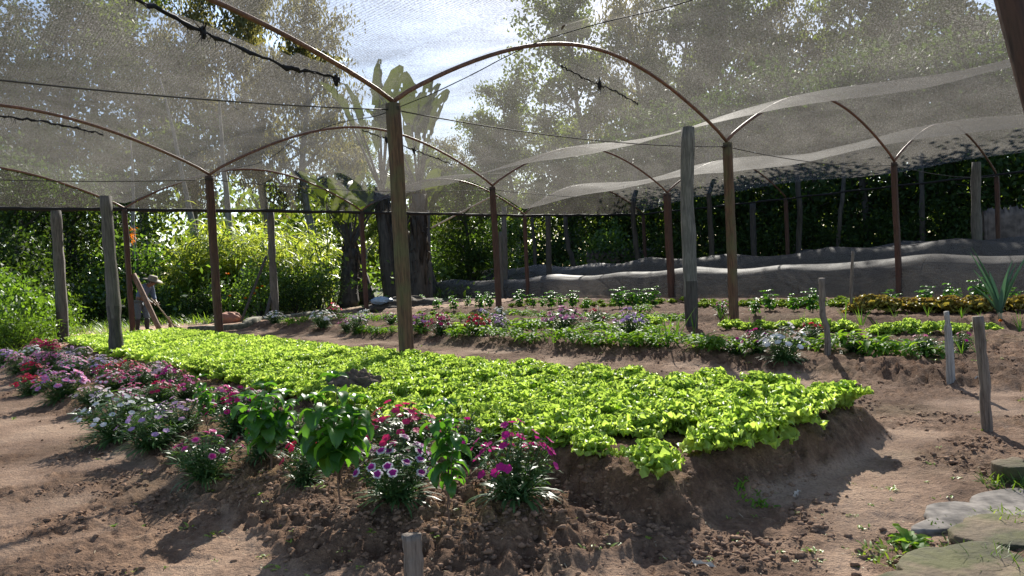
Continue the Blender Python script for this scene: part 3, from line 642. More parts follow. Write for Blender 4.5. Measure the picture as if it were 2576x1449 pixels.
# ================================================================== FLOWERS
def flower_geo(inner=False, seed=0, r=.023):
    g = np.random.default_rng(seed); n = 25; th = np.arange(n)*2*np.pi/n
    rad = r*(.80+.2*np.abs(np.sin(th*2.5))**.5+.12*(g.random(n)-.5))
    V = [(0,0,0)]+[(rad[i]*.55*math.cos(th[i]),rad[i]*.55*math.sin(th[i]),.004) for i in range(n)]+[(rad[i]*math.cos(th[i]),rad[i]*math.sin(th[i]),.004+.006*(g.random()-.5)) for i in range(n)]
    mb = MB(); mb.add(V,[(1+i,1+n+i,1+n+(i+1)%n,1+(i+1)%n) for i in range(n)],[(0,1+i,1+(i+1)%n) for i in range(n)],0)
    if inner:
        V2 = [(0,0,.003)]+[(rad[i]*.68*(.8+.4*g.random())*math.cos(th[i]),rad[i]*.68*math.sin(th[i]),.0085) for i in range(n)]
        mb.add(V2,None,[(0,1+i,1+(i+1)%n) for i in range(n)],1)
    c = [(0.005*math.cos(a),.005*math.sin(a),-.022) for a in np.arange(6)*1.047]+[(0.004*math.cos(a),.004*math.sin(a),.0) for a in np.arange(6)*1.047]
    mb.add(c,[(i,(i+1)%6,6+(i+1)%6,6+i) for i in range(6)],None,2)
    return mb
FM = {}
def flower_mesh(col, inner):
    k = (col, inner)
    if k not in FM: FM[k] = [flower_geo(bool(inner),s).data('flower',[petal(col),petal(inner or col),M['dleaf']]) for s in range(2)]
    return FM[k]
def dianthus_geo(seed, nst=34, R=.2, Hh=.3, leafy=9):
    """dome of leafy stems: foliage mesh and the stem tips"""
    g = np.random.default_rng(seed); mb = MB(); tips = []
    for i in range(nst):
        a = g.random()*6.28; u = math.sqrt(g.random()); e = np.array([R*u*math.cos(a),R*u*math.sin(a),Hh*(1-.45*u*u)*(.8+.35*g.random())])
        b = np.array([.05*math.cos(a)*u,.05*math.sin(a)*u,-.02]); t = np.linspace(0,1,5)[:,None]
        P = b*(1-t)+e*t; P[:,:2] *= (.55+.45*t); P[-1,:2] = e[:2]
        mb.add(*tube(P,[.0028,.0026,.0024,.002,.0018],4,False))
        tips.append((e,a,u))
        k = leafy; s = g.random(k)*.9+.05; B = np.stack([np.interp(s,t[:,0],P[:,c]) for c in range(3)],-1)
        V,Q = blades(B,g.random(k)*6.28,.35+.7*g.random(k),.05+.045*g.random(k),.008+.005*g.random(k),.5+.9*g.random(k),3,2,'lance',0,0,seed*99+i,.8); mb.add(V,Q)
    m = 70; a = g.random(m)*6.28; V,Q = blades(np.stack([.06*np.cos(a),.06*np.sin(a),0*a+.01],-1),a,.5+.6*g.random(m),.1+.09*g.random(m),.012,1.0+.6*g.random(m),4,2,'lance',0,0,seed+5); mb.add(V,Q)
    return mb.data('dianthus_foliage',[M['dleaf']]), tips
DG = [dianthus_geo(s,52,.2,.3,14) for s in range(5)]
FC = {}
def fmat(e, a, u, g, sc):
    tl = .25+.5*u+.35*g.random(); ax = Vector((-math.sin(a),math.cos(a),0))
    return Matrix.Translation(Vector(e))@Matrix.Rotation(tl,4,ax)@Matrix.Rotation(g.random()*6.28,4,'Z')@Matrix.Scale(sc,4)
def cluster(v, col, inner, nf):
    k = (v,col,inner,nf)
    if k in FC: return FC[k]
    g = np.random.default_rng(v*31+nf); mb = MB(); tips = DG[v][1]; fl = flower_geo(bool(inner),1)
    V0 = np.concatenate(fl.V)
    for (e,a,u) in tips[:nf]:
        Mx = np.array(fmat(e,a,u,g,1.15))
        V = V0@Mx[:3,:3].T+Mx[:3,3]; n0 = mb.n; mb.V.append(V); mb.n += len(V)
        for q_,m_ in zip(fl.Q,fl.mq): mb.Q.append(q_+n0); mb.mq.append(m_)
        for q_,m_ in zip(fl.T,fl.mt): mb.T.append(q_+n0); mb.mt.append(m_)
    FC[k] = mb.data('blossoms',[petal(col),petal(inner or col),M['dleaf']]); return FC[k]
def dianthus(xb, yb, wpx, hpx, col, inner, nf, lab, group, near=False, vi=None):
    f = G(xb,yb); v = rng.integers(5) if vi is None else vi; sc = wpx*1.18/2*f.y/FPX/.2; sz = hpx*1.08*f.y/FPX/.31
    r = empty('dianthus_plant', f, rng.random()*6.28); r.scale = (sc,sc,sz); tag(r,lab,'flower plant',group)
    obj('foliage', DG[v][0], r)
    if near:
        g = np.random.default_rng(int(xb)); fm = flower_mesh(col,inner)
        for i,(e,a,u) in enumerate(DG[v][1][:nf]):
            o = obj('flower', fm[i%2], r); o.matrix_local = fmat(e,a,u,g,(1.2 if inner == 'purple' else 1.08)/((sc+sz)/2))
    else: obj('blossoms', cluster(v,col,inner,nf), r)
    return r
GF = 'dianthus of the left flower strip'
near_list = [ # base x, base y, width, height, petal, inner, flowers, label
 (1002,1272,185,140,'white','purple',22,'dianthus with white edged purple flowers in front of the tallest basil'),
 (1296,1268,200,170,'magenta',None,26,'magenta flowered dianthus at the right end of the strip, by the lettuce bank'),
 (1010,1168,190,125,'rose',None,36,'crimson pink dianthus between two basil plants, its top full of blooms'),
 (1180,1160,120,100,'magenta',None,6,'dark leaved dianthus with few pink blooms directly behind the front basil'),
 (767,1212,110,100,'red',None,7,'low leafy dianthus with few red blooms left of the third basil'),
 (517,1212,160,115,'pink','magenta',8,'leafy dianthus with few pink blooms at the front edge of the strip'),
 (383,1138,150,95,'lilac',None,9,'lilac dianthus directly in front of the big white one'),
 (302,1102,185,112,'white',None,40,'big white flowered dianthus dome beside the left path'),
 (600,1095,140,100,'magenta','rose',24,'bright pink dianthus just left of the second basil'),
 (455,1085,130,75,'lilac','palepink',20,'pale lilac dianthus between the white one and the first basil'),
 (860,1150,150,95,'crimson',None,6,'dark dianthus with crimson blooms in the shade behind the third basil'),
 (760,1120,130,85,'pink',None,4,'shaded dianthus with few pink blooms between second and third basil'),
 (660,1165,110,85,'rose',None,5,'dianthus with few rose blooms at the foot of the second basil'),
]
for k in near_list: dianthus(*k[:6],min(52,int(k[6]*1.5)),k[7],GF,True,vi=(near_list.index(k))%5)
far_list = [
 (12,920,60,40,'lilac',None,24,'lilac dianthus at the very left edge of the strip'),
 (100,895,55,38,'rose',None,22,'rose dianthus farthest back in the left strip'),
 (128,905,60,42,'crimson',None,36,'dense crimson dianthus at the back of the left strip'),
 (82,912,55,36,'white',None,20,'white dianthus left of the dense crimson one'),
 (100,930,60,40,'palepink','pink',28,'pale pink dianthus in front of the dense crimson one'),
 (178,912,55,38,'lilac','white',22,'pale lilac dianthus right of the dense crimson one'),
 (208,915,50,36,'palepink',None,20,'whitish pink dianthus touching the far left lettuces'),
 (140,934,60,40,'pink',None,24,'pink dianthus in the middle of the back strip'),
 (50,940,70,42,'palepink','pink',24,'pale pink dianthus near the left path edge'),
 (84,955,60,40,'red',None,16,'red dianthus above the left bank'),
 (180,948,70,44,'white','pink',24,'white dianthus with pink eyes in mid strip'),
 (252,945,70,42,'white','lilac',28,'white lilac dianthus close to the grey log foot'),
 (275,955,60,42,'red',None,24,'red dianthus just in front of the grey log foot'),
 (328,950,60,42,'red',None,12,'sparse red dianthus right of the grey log foot'),
 (80,992,80,48,'red',None,26,'red dianthus hanging over the left bank'),
 (156,1008,120,72,'lilac','pink',30,'big lilac pink dianthus over the left bank with dark foliage'),
 (285,985,80,46,'pink','white',24,'pink dianthus with pale eyes in mid strip'),
 (345,985,85,50,'palepink','rose',24,'pale pink dianthus with rose eyes near the lettuces'),
 (398,972,80,50,'palepink',None,26,'whitish dianthus touching the lettuces in mid strip'),
 (435,985,70,52,'magenta',None,16,'magenta dianthus touching the lettuces left of the first basil'),
 (470,1005,80,55,'magenta','pink',14,'second magenta dianthus, just behind the first basil'),
 (232,1020,80,45,'palepink',None,12,'small pale pink dianthus behind the big white one'),
 (340,1020,90,50,'pink','palepink',14,'pink dianthus behind the big white one on its right'),
 (400,1030,90,55,'crimson',None,7,'dark dianthus with few crimson blooms in mid strip'),
 (560,1040,90,60,'pink',None,12,'pink dianthus right behind the first basil'),
 (640,1045,90,55,'palepink',None,10,'pale pink dianthus behind the second basil'),
]
for k in far_list: dianthus(*k[:6],min(50,int(k[6]*1.4)+4),k[7],GF)
fill = []
for k in range(27):                       # the crowd between them
    P, Qq = rng.uniform(-1.6,8.0), rng.uniform(-3.75,-2.5); x, y = pq(P,Qq); fill.append((x,y))
for x, y in fill:
    v = rng.integers(5); sc = .65+.4*rng.random(); col, inn = [('palepink','pink'),('pink','palepink'),('lilac','white'),('magenta','pink'),('white','pink'),('crimson','rose')][rng.choice(6,p=[.18,.2,.16,.2,.1,.16])]
    r = empty('dianthus_plant',(x,y,float(gh(x,y))),rng.random()*6.28); r.scale = (sc*.85,sc*.85,sc*.85); tag(r,'small mixed pink dianthus, one of many crowding the left flower strip','flower plant','crowded small dianthus of the left strip')
    obj('foliage',DG[v][0],r); obj('blossoms',cluster(v,col,inn,[10,20,28][rng.integers(3)]),r)
GR = 'dianthus of the right bed'
right_list = [
 (693,814,45,32,'white',None,22,'white dianthus at the far left end of the right bed'),
 (810,826,62,42,'white',None,30,'white dianthus dome at the left of the right bed'),
 (840,795,36,28,'rose',None,20,'small rose dianthus behind the white dome'),
 (873,834,40,32,'pink',None,22,'pink dianthus left of the nearest brown post'),
 (900,838,56,44,'white','palepink',24,'white pink dianthus left of the nearest brown post'),
 (918,806,40,26,'white',None,18,'small white dianthus behind the pink one'),
 (984,818,36,28,'pink',None,12,'small pink dianthus touching the nearest brown post'),
 (1059,838,56,44,'pink','lilac',22,'lilac pink dianthus just right of the nearest brown post'),
 (1108,842,64,48,'magenta','rose',36,'dense magenta dianthus right of the nearest brown post'),
 (1203,845,60,50,'red',None,34,'bright red dianthus left of the slim maroon post'),
 (1212,806,44,28,'lilac',None,18,'lilac dianthus left of the slim maroon post'),
 (1252,840,56,46,'lilac','palepink',18,'pale lilac dianthus in front of the slim maroon post'),
 (1258,808,46,30,'white',None,18,'white dianthus at the foot of the slim maroon post'),
 (1417,842,96,62,'palepink','pink',40,'large pale pink dianthus bush in the right bed middle'),
 (1507,826,64,44,'red',None,6,'leafy green dianthus with few red blooms in mid bed'),
 (1588,848,80,60,'lilac',None,26,'large lilac dianthus bush left of the tall grey log'),
 (1817,792,40,34,'pink',None,10,'small pink dianthus between tall log and olive brown post'),
 (1852,888,70,45,'magenta',None,5,'leafy dianthus with few magenta blooms right of the tall log'),
 (1908,890,74,58,'magenta',None,10,'leafy dianthus topped by a magenta cluster left of the white one'),
 (1975,908,110,82,'white',None,28,'large white dianthus at the front of the right bed'),
 (2042,872,60,55,'red',None,16,'red dianthus right behind the crooked stake'),
 (2150,892,70,46,'rose',None,5,'leafy dianthus with few rose blooms right of the crooked stake'),
 (2327,900,70,48,'pink',None,3,'leafy green dianthus left of the pale split stake'),
 (2424,888,52,44,'magenta',None,5,'small magenta dianthus right of the pale split stake'),
]
for k in right_list: dianthus(*k[:7],k[7],GR)
# ================================================================== BASIL
def basil_geo(seed, H=.75, nst=5, leaf=.12, spread=.16, bare=.35, lv=5):
    g = np.random.default_rng(seed); st = MB(); lf = MB()
    for i in range(nst):
        a = i*2.4+g.random(); h = H*(1 if i == 0 else .68+.28*g.random()); sp = spread*(0.2 if i == 0 else .7+.5*g.random())
        t = np.linspace(0,1,7)[:,None]; k = np.array([sp*math.cos(a),sp*math.sin(a),h])
        f0 = bare*.55; P = np.where(t < f0, np.array([0,0,1.])*t*h, np.concatenate([k[:1]*((t-f0)/(1-f0)),k[1:2]*((t-f0)/(1-f0)),h*t],1))
        P = P+g.normal(size=P.shape)*.006; P[0] = (0,0,-.03)
        P2 = P if i == 0 else np.concatenate([[[0,0,h*f0]],P[t[:,0] > f0]]); st.add(*tube(P2,np.linspace(.0065 if i == 0 else .0045,.0025,len(P2)),6,False))
        s = np.linspace(bare+.1,1,lv)
        for j, ss in enumerate(s):
            c = np.array([np.interp(ss,t[:,0],P[:,q]) for q in range(3)]); n = 3 if ss < .95 else 6
            az = j*1.57+np.arange(n)*6.283/n+g.normal(size=n)*.3; L = leaf*(.75+.5*g.random(n))*(1.15-.45*(ss > .95))
            V,Q = blades(np.repeat(c[None],n,0),az,.75-.3*g.random(n)+.2*(ss > .95),L,L*.6,1.5+.9*g.random(n)-.5*(ss>.95),6,5,'ovate',.2,.006,seed*7+i*10+j,.4); lf.add(V,Q)
    return st.data('stem',[M['stick'] if H > .5 else M['basil']]), lf.data('foliage',[M['basil']])
def basil(geo, f, h, H0, lab, group, w=1.0):
    r = empty('basil_plant', f, rng.random()*6.28); s = h/H0; r.scale = (s*w,s*w,s); tag(r,lab,'basil plant',group)
    obj('stem', geo[0], r); obj('foliage', geo[1], r)
GBas = 'tall basil plants of the flower strip'
for k,(x,yb,yt,w,lab) in enumerate([(522,1100,950,.9,'slender basil plant at the left, with pale glossy leaves on top'),(682,1184,972,1.15,'broad basil plant with big drooping leaves, second from the left'),
    (857,1270,955,1.0,'basil plant with large drooping leaves just left of the crimson pink flowers'),(1134,1338,1028,.9,'front basil plant with bare stem, rising above the purple white flowers')]):
    f = G(x,yb); basil(basil_geo(40+k,.75,[4,6,6,4][k],[.11,.14,.14,.115][k],[.11,.17,.15,.1][k],[.45,.38,.42,.38][k],5), f, (yb-yt)*f.y/FPX*1.06, .78, lab, GBas, w)
BB = [basil_geo(60+s,.42,5,.085,.09,.15,4) for s in range(4)]
bl = [(977,778,748),(1059,777,746),(1099,778,751),(1142,782,748),(1176,775,750),(1207,778,738),(1231,778,741),(1307,772,735),(1342,775,745),(1366,775,750),(1387,778,738),(1412,775,746),(1441,775,736),(1476,782,755),
 (1559,778,730),(1580,776,738),(1599,775,730),(1622,774,736),(1646,772,726),(1900,795,756),(1937,785,735),(1997,785,746),(2045,785,731),(2244,785,735),(2327,778,730),(2389,778,723),(2472,770,705),(2554,778,731)]
labs = ordinals([b[0] for b in bl],'leafy basil plant','in the back row')
for i,(x,yb,yt) in enumerate(bl):
    f = G(x,yb); basil(BB[i%4], f, (yb-yt)*f.y/FPX*1.15, .45, labs[i], 'basil plants of the back row', 1.35)
# ================================================================== ONIONS, LEEK, GREENS
def onion_geo(seed, n=5, H=.4):
    g = np.random.default_rng(seed); a = g.random(n)*6.28
    return mdata('onion_plant',*blades(np.stack([.008*np.cos(a),.008*np.sin(a),0*a-.01],-1),a,1.15+.35*g.random(n),H*(.65+.5*g.random(n)),.02,.5*g.random(n)+.1,6,3,'blade',.3,0,seed),mats=[M['onion']])
ON = [onion_geo(s,4+s%3) for s in range(5)]
ol = [(1747,846,790),(1812,810,757),(1831,805,771),(1885,805,778),(1920,805,780),(2020,808,768),(2127,818,760),(2167,828,758),(2207,812,776),(2250,808,774),(2286,814,774),(2334,812,774),(2420,812,774),(2466,806,770),(2566,828,772),
 (2212,882,814),(2252,892,854),(2292,885,854),(2420,895,836),(2460,898,840),(1346,855,792),(1392,862,812),(1424,865,818),(1476,865,812),(1376,862,806),(1539,865,815),(1652,868,782),(1680,875,780),(1702,868,766),(1232,845,800),(1160,812,780),(1226,812,775),(940,812,785),(965,808,772),(1090,812,782),(1560,870,822),(1600,868,825)]
labs = ordinals([b[0] for b in ol],'thin green onion shoot','in the right bed')
for i,(x,yb,yt) in enumerate(ol):
    f = G(x,yb); o = obj('onion_plant', ON[i%5], loc=f, rot=(0,0,rng.random()*6.28), sc=(yb-yt)*f.y/FPX/.4*1.05); tag(o,labs[i],'onion','onion shoots of the right bed')
f = G(2516,806); g = np.random.default_rng(3); n = 9; az = np.array([0,3.14,.4,2.8,.1,3.3,1.5,4.6,2.9]); h = 190*f.y/FPX
V,Q = blades(np.stack([.03*np.cos(az),.03*np.sin(az),0*az+.08],-1),az,np.array([1.2,1.3,1.42,1.45,1.33,1.2,1.4,1.35,1.1]),h*np.array([1,.9,.75,.95,.7,.7,.6,.6,.55]),.09,.15+.3*g.random(n),7,3,'blade',.45,0,4)
r = empty('leek_plant',f); tag(r,'big blue green leek with stiff upright leaves at the right edge','leek'); obj('foliage',mdata('foliage',V,Q,mats=[M['leek']]),r)
obj('stem',mdata('stem',*tube([(0,0,-.03),(0,0,.06),(0,0,.16)],[.035,.03,.035],9),mats=[M['straw']]),r)
f = G(2517,834); r = empty('marigold_plant',f); tag(r,'single orange marigold beside the leek','marigold')
mb = MB(); mb.add(*tube([(0,0,-.02),(.005,0,.08),(0,0,.15)],.004,5)); n=26; a=rng.random(n)*6.28; V,Q=blades(np.stack([0*a+.02*np.cos(a),.02*np.sin(a),.02+.07*rng.random(n)],-1),a,.4,.06,.015,.8,3,2); mb.add(V,Q); obj('foliage',mb.data('foliage',[M['dleaf']]),r)
mb = MB(); n = 60; a = rng.random(n)*6.28; V,Q = blades(np.stack([0*a,0*a,.15+.02*rng.random(n)],-1),a,.1+1.2*rng.random(n),.032,.02,.5,2,3,'ovate'); mb.add(V,Q); obj('blossom',mb.data('blossom',[petal('orange')]),r)
# low leafy greens along the right bed
def leafy_geo(seed, n=60, L=.11, R=.13, W=.03):
    g = np.random.default_rng(seed); a = g.random(n)*6.28; u = g.random(n)*R
    return mdata('leafy_greens',*blades(np.stack([u*np.cos(a),u*np.sin(a),.02+.09*g.random(n)],-1),a+g.normal(size=n)*.7,.2+.9*g.random(n),L*(.6+.7*g.random(n)),W,.9+.6*g.random(n),4,3,'lance',.2,.004,seed,.5),mats=[M['green']])
LG = [leafy_geo(s) for s in range(4)]
gl_ = [(1432,862),(1464,866),(1500,868),(1530,870),(1568,872),(1610,872),(1640,874),(1672,876),(1745,878),(1775,882),(1800,886),(1826,884),(1880,892),(2000,880),(2066,886),(2110,888),(2180,894),(2208,896),(2240,898),(2350,902),(2300,902),(922,838),(950,840),(978,842),(1054,842),(1150,848),(1176,848),(1236,852),(1282,856),(1306,858),(1340,862),(722,816),(746,818),(1048,826)]
rows2 = [(1290,828,1420,832,6),(1490,838,1700,846,8),(1070,808,1230,808,7),(760,806,1000,812,8),(1290,796,1700,800,16)]
labs = None
g2 = [(x0+(x1-x0)*t/(n-1)+rng.normal()*5,y0+(y1-y0)*t/(n-1)+rng.normal()*3) for x0,y0,x1,y1,n in rows2 for t in range(n)]
for i,(x,y) in enumerate(g2):
    o = obj('leafy_greens', LG[i%4], loc=G(x,y), rot=(0,0,rng.random()*6.28), sc=1.0+.7*rng.random()); tag(o,'leafy green filling plant among the flowers of the right bed','green plant','green filling plants of the right bed')
labs = ordinals([b[0] for b in gl_],'low leafy green plant','along the right bed')
for i,(x,y) in enumerate(gl_):
    o = obj('leafy_greens', LG[i%4], loc=G(x,y), rot=(0,0,rng.random()*6.28), sc=1.15+.6*rng.random()); tag(o,labs[i],'green plant','leafy greens of the right bed')
# sparse weeds over soil as ground cover
def weeds():
    mb = MB(); n = 420; c = 0
    az = np.radians(rng.uniform(-40,40,n*3)); r = 2.8*np.exp(rng.random(n*3)*2.1); X, Y = r*np.sin(az), r*np.cos(az); main = beds(X,Y)[0]
    k = (main < .1)&(fbm(X*.8,Y*.8,3,91)+.15*rng.random(n*3) > .47)
    for x,y in zip(X[k][:n],Y[k][:n]):
        m = rng.integers(4,10); a = rng.random(m)*6.28; s = .012+.03*rng.random()**2
        V,Q = blades(np.repeat([[x,y,float(gh(x,y))]],m,0)+rng.normal(size=(m,3))*[s*.6,s*.6,0],a,.3+.6*rng.random(m),s*(.6+.8*rng.random(m)),s*.45,.5,3,3,'ovate',.15); mb.add(V,Q)
    tag(obj('tiny_weeds',mb.data('tiny_weeds',[M['seedling']])),'tiny green weeds sprinkled over the bare soil','weeds',kind='stuff')
    mb = MB(); n = 2000; az = np.radians(rng.uniform(-40,40,n)); r = 2.6*np.exp(rng.random(n)*2.0); X, Y = r*np.sin(az), r*np.cos(az); kk = beds(X,Y)[0] < .1; X, Y = X[kk], Y[kk]; n = len(X)
    V,Q = blades(np.stack([X,Y,gh(X,Y)+.006],-1),rng.random(n)*6.28,rng.normal(size=n)*.1,.015+.045*rng.random(n)**2,.003+.005*rng.random(n),rng.normal(size=n)*.3,2,2,'lance'); mb.add(V,Q)
    tag(obj('straw_bits',mb.data('straw_bits',[M['straw']])),'bits of dry straw and chips scattered over the soil','straw',kind='stuff')
weeds()
for (x,y,rz,s,lab) in [(2005,1252,.9,.11,'pale dry leaf strip lying at the shadow edge of the bed bank'),(1770,1440,-.6,.12,'pale dry strip lying at the bottom right of centre'),(2470,958,.1,.14,'pale twisted dry leaf behind the thick brown stake')]:
    V,Q = blades([[-s*.5,0,.012]],0,.15,s,s*.2,.3,8,3,'lance',.5,.012,9,.4); tag(obj('dry_leaf',mdata('dry_leaf',V,Q,mats=[M['litter']]),loc=G(x,y)+Vector((0,0,.008)),rot=(0,0,rz)),lab,'dry leaf')
# ================================================================== ROCKS at the terrace, rosette weed
def slab(name, pts, h, mat, lab, cat, seed, z0=0.0, bev=.03):
    """rounded stone from a ground outline given in picture columns"""
    P = [G(x,y) for x,y in pts]; c = sum(P,Vector())/len(P)
    P2 = np.array([(p.x-c.x,p.y-c.y) for p in P]); an = np.arctan2(P2[:,1],P2[:,0]); rad = np.hypot(P2[:,0],P2[:,1]); od = np.argsort(an); an, rad = an[od], rad[od]
    n = 110; th = np.linspace(-np.pi,np.pi,n,endpoint=False); R = np.interp(th,np.concatenate([an-2*np.pi,an,an+2*np.pi]),np.tile(rad,3))
    V = []; rings = [(1.0,.0),(1.01,.45),(1.0,.8),(.985,.95),(.96,1.0),(.92,1.01),(.85,1.02),(.78,1.03),(.7,1.04),(.62,1.04),(.54,1.04),(.46,1.04),(.38,1.04),(.3,1.04),(.22,1.04),(.14,1.04),(.06,1.04),(.01,1.04)]
    rings = [(1.0,-.3)]+rings
    for f, z in rings:
        for i in range(n):
            k = f*(1+.16*(float(fbm(np.array(th[i]*5+9),np.array(z*2.5),4,seed))-.45)); x, y = R[i]*k*math.cos(th[i]), R[i]*k*math.sin(th[i])
            V.append((x,y,z*h+.05*h*math.sin(x*5+seed)+(.35*(float(fbm(np.array(x*6),np.array(y*6),5,seed))-.45)+.25*math.floor(4*float(fbm(np.array(x*1.6+4),np.array(y*1.6),2,seed+1)))/4)*(z > .5)*h))
    i = np.arange(len(rings)-1)[:,None]*n; j = np.arange(n)[None]; j2=(j+1)%n; Q = np.stack([i+j,i+j2,i+n+j2,i+n+j],-1).reshape(-1,4)
    o = obj(name, mdata(name,V,Q,mats=[mat]), loc=(c.x,c.y,min(p.z for p in P)+z0)); tag(o,lab,cat)
slab('mossy_slab',[(2200,1600),(2270,1480),(2375,1412),(2490,1392),(2600,1440),(2640,1560),(2380,1680)],.06,M['stone'],'large mossy stone slab in the bottom right corner','stone slab',3)
slab('stone_slab',[(2400,1380),(2425,1340),(2490,1318),(2620,1320),(2680,1380),(2560,1395)],.05,M['stone'],'sandy flat stone slab behind the mossy one','stone slab',8)
slab('concrete_edging',[(2290,1345),(2340,1315),(2440,1275),(2560,1238),(2640,1250),(2640,1305),(2470,1318),(2370,1345)],.04,M['concrete'],'crumbling grey concrete edging behind the stone slabs','edging',5)
slab('field_stone',[(2508,1212),(2530,1196),(2560,1192),(2574,1205),(2550,1222)],.09,M['stone'],'small round stone at the right edge beside weeds','stone',6)
0 and slab('field_stone',[(2430,1300),(2450,1286),(2480,1284),(2488,1298),(2455,1306)],.10,M['concrete'],'broken grey stone chunk between concrete and sandy slab','stone',12)
f = G(2290,1372); n = 9; a = np.arange(n)*.75+.3; L = .09+.05*rng.random(n)
tag(obj('broadleaf_weed',mdata('broadleaf_weed',*blades(np.repeat([[0,0,.01]],n,0),a,.5+.5*rng.random(n),L,.05,.9,6,5,'ovate',.25,.008,2),mats=[M['green']]),loc=f),'broad leaved weed rosette beside the mossy slab','weed')
def tuft(name, x, y, n, L, R, mat, lab, seed, W=.008, cat='weed'):
    g = np.random.default_rng(seed); f = G(x,y); a = g.random(n)*6.28; u = R*np.sqrt(g.random(n)); bx, by = u*np.cos(a), u*np.sin(a)
    B = np.stack([bx,by,gh(f.x+bx,f.y+by)-f.z-.005+.10*(g.random(n) < .0)],-1)
    tag(obj(name,mdata(name,*blades(B,g.random(n)*6.28,.5+.9*g.random(n),L*(.4+.8*g.random(n)),W,.8*g.random(n)+.3,4,2,'lance',0,0,seed,.5),mats=[mat]),loc=f),lab,cat)
tuft('weed_tuft',2555,1225,170,.10,.16,M['grass'],'green weed tuft at the right edge above the concrete',5)
tuft('weed_tuft',2560,1320,200,.09,.16,M['seedling'],'yellowish weed patch at the right edge on the stones',6)
tuft('weed_tuft',2260,1400,150,.05,.16,M['seedling'],'low weed patch at the left foot of the mossy slab',7,.012)
tuft('weed_tuft',2520,1440,120,.14,.10,M['grass'],'thin grass tuft growing over the mossy slab',8,.004)
tuft('weed_tuft',2440,1395,160,.06,.14,M['grass'],'short grass growing in the joint between the two stone slabs',12,.007)
tuft('weed_tuft',2390,1330,120,.05,.12,M['bush'],'low weeds between concrete edging and sandy slab',13,.01)
tuft('weed_tuft',1330,1232,60,.06,.1,M['green'],'small weed cluster at the foot of the lettuce bank',9,.014)
tuft('weed_tuft',1895,1262,70,.06,.1,M['green'],'small weed cluster at the shadowed bank near the dry leaf',10,.014)
# ================================================================== TUNNELS
def tunnel(p0, p1, qc, w, hfun, lab, seed, hoops, knot=False):
    n, m = 320, 40; p = np.linspace(p0,p1,n); th = np.linspace(0,np.pi,m); PP, TH = np.meshgrid(p,th,indexing='ij')
    hh = hfun(PP); near = np.min(np.abs(PP[...,None]-np.array(hoops)),-1)
    sagk = 1-.09*sst(0,1.7,near)**.8+.10*(fbm(PP*.35,TH*.5,2,seed)-.42)*1.2+.05*(fbm(PP*.9,TH*7,3,seed+6)-.42)+.008*(fbm(PP*4.5,TH*4,3,seed+2)-.42)
    endt = sst(0,1.2,np.minimum(PP-p0,p1-PP)) if knot else np.ones_like(PP)
    endt = .12+.88*endt
    q = qc+(w/2)*np.cos(TH)*(1+.1*np.sin(TH))*(.5+.5*endt)*sagk+.14*(fbm(PP*.4,PP*0,2,seed)-.4); z = hh*np.sin(TH)**.8*sagk*endt
    X, Y = pq(PP,q); Z = gh(X,Y,False)-.02+z
    i = np.arange(n-1)[:,None]*m; j = np.arange(m-1)[None]; Q = np.stack([i+j,i+j+1,i+m+j+1,i+m+j],-1).reshape(-1,4)
    r = empty('net_tunnel',(*pq((p0+p1)/2,qc),0)); tag(r,lab,'net tunnel','low tunnels covered with net'); L0 = np.array(r.location)
    obj('cover',mdata('cover',np.stack([X,Y,Z],-1)-L0,Q,mats=[M['net_tunnel']]),r)
    for k in hoops:
        t = np.linspace(0,np.pi,19); hk = float(hfun(np.array(k)))*.97; x, y = pq(k+0*t, qc+w/2*.95*np.cos(t)); V,Q,T = tube(np.stack([x,y,hk*np.sin(t)**.8+.02],-1)-L0,.012,6); obj('hoop',mdata('hoop',V,Q,T,[M['black']]),r)
    if knot:
        mb = MB(); x, y = pq(p1-.1,qc); g = np.random.default_rng(4)
        for k in range(16):
            a = g.normal(size=3)*[.4,.4,.14]; P = np.array([[x,y,.3]])+np.cumsum(np.concatenate([[a],g.normal(size=(6,3))*[.16,.16,.1]]),0); P[:,2] = np.clip(P[:,2],.05,.75); mb.add(*tube(P-L0,.045*(.5+g.random(7)),6,jit=.5,seed=k))
        obj('gathered_end',mb.data('gathered_end',[M['black']]),r)
tunnel(-9,24.5,16.3,1.7,lambda p: .98+.010*(10-p)+.04*np.sin(p*.9+1),'front net tunnel, grey and sagging between its hoops',3,[-8.5,-4.5,-.5,3.8,7.2,10.6,14.5,18.2,22,24],True)
tunnel(-9,26,19.6,1.9,lambda p: 1.5+.006*(10-p)+.05*np.sin(p*.7),'back net tunnel with a bright upper side, behind the front one',9,[-8,-4,0,4,8,12,15,19,23,25.6],True)
tunnel(-10,8,23.2,1.9,lambda p: 1.62+.06*np.sin(p*.7),'third net tunnel, bluish dark, hidden behind the back one at right',13,[-9,-5,-1,3,7],True)
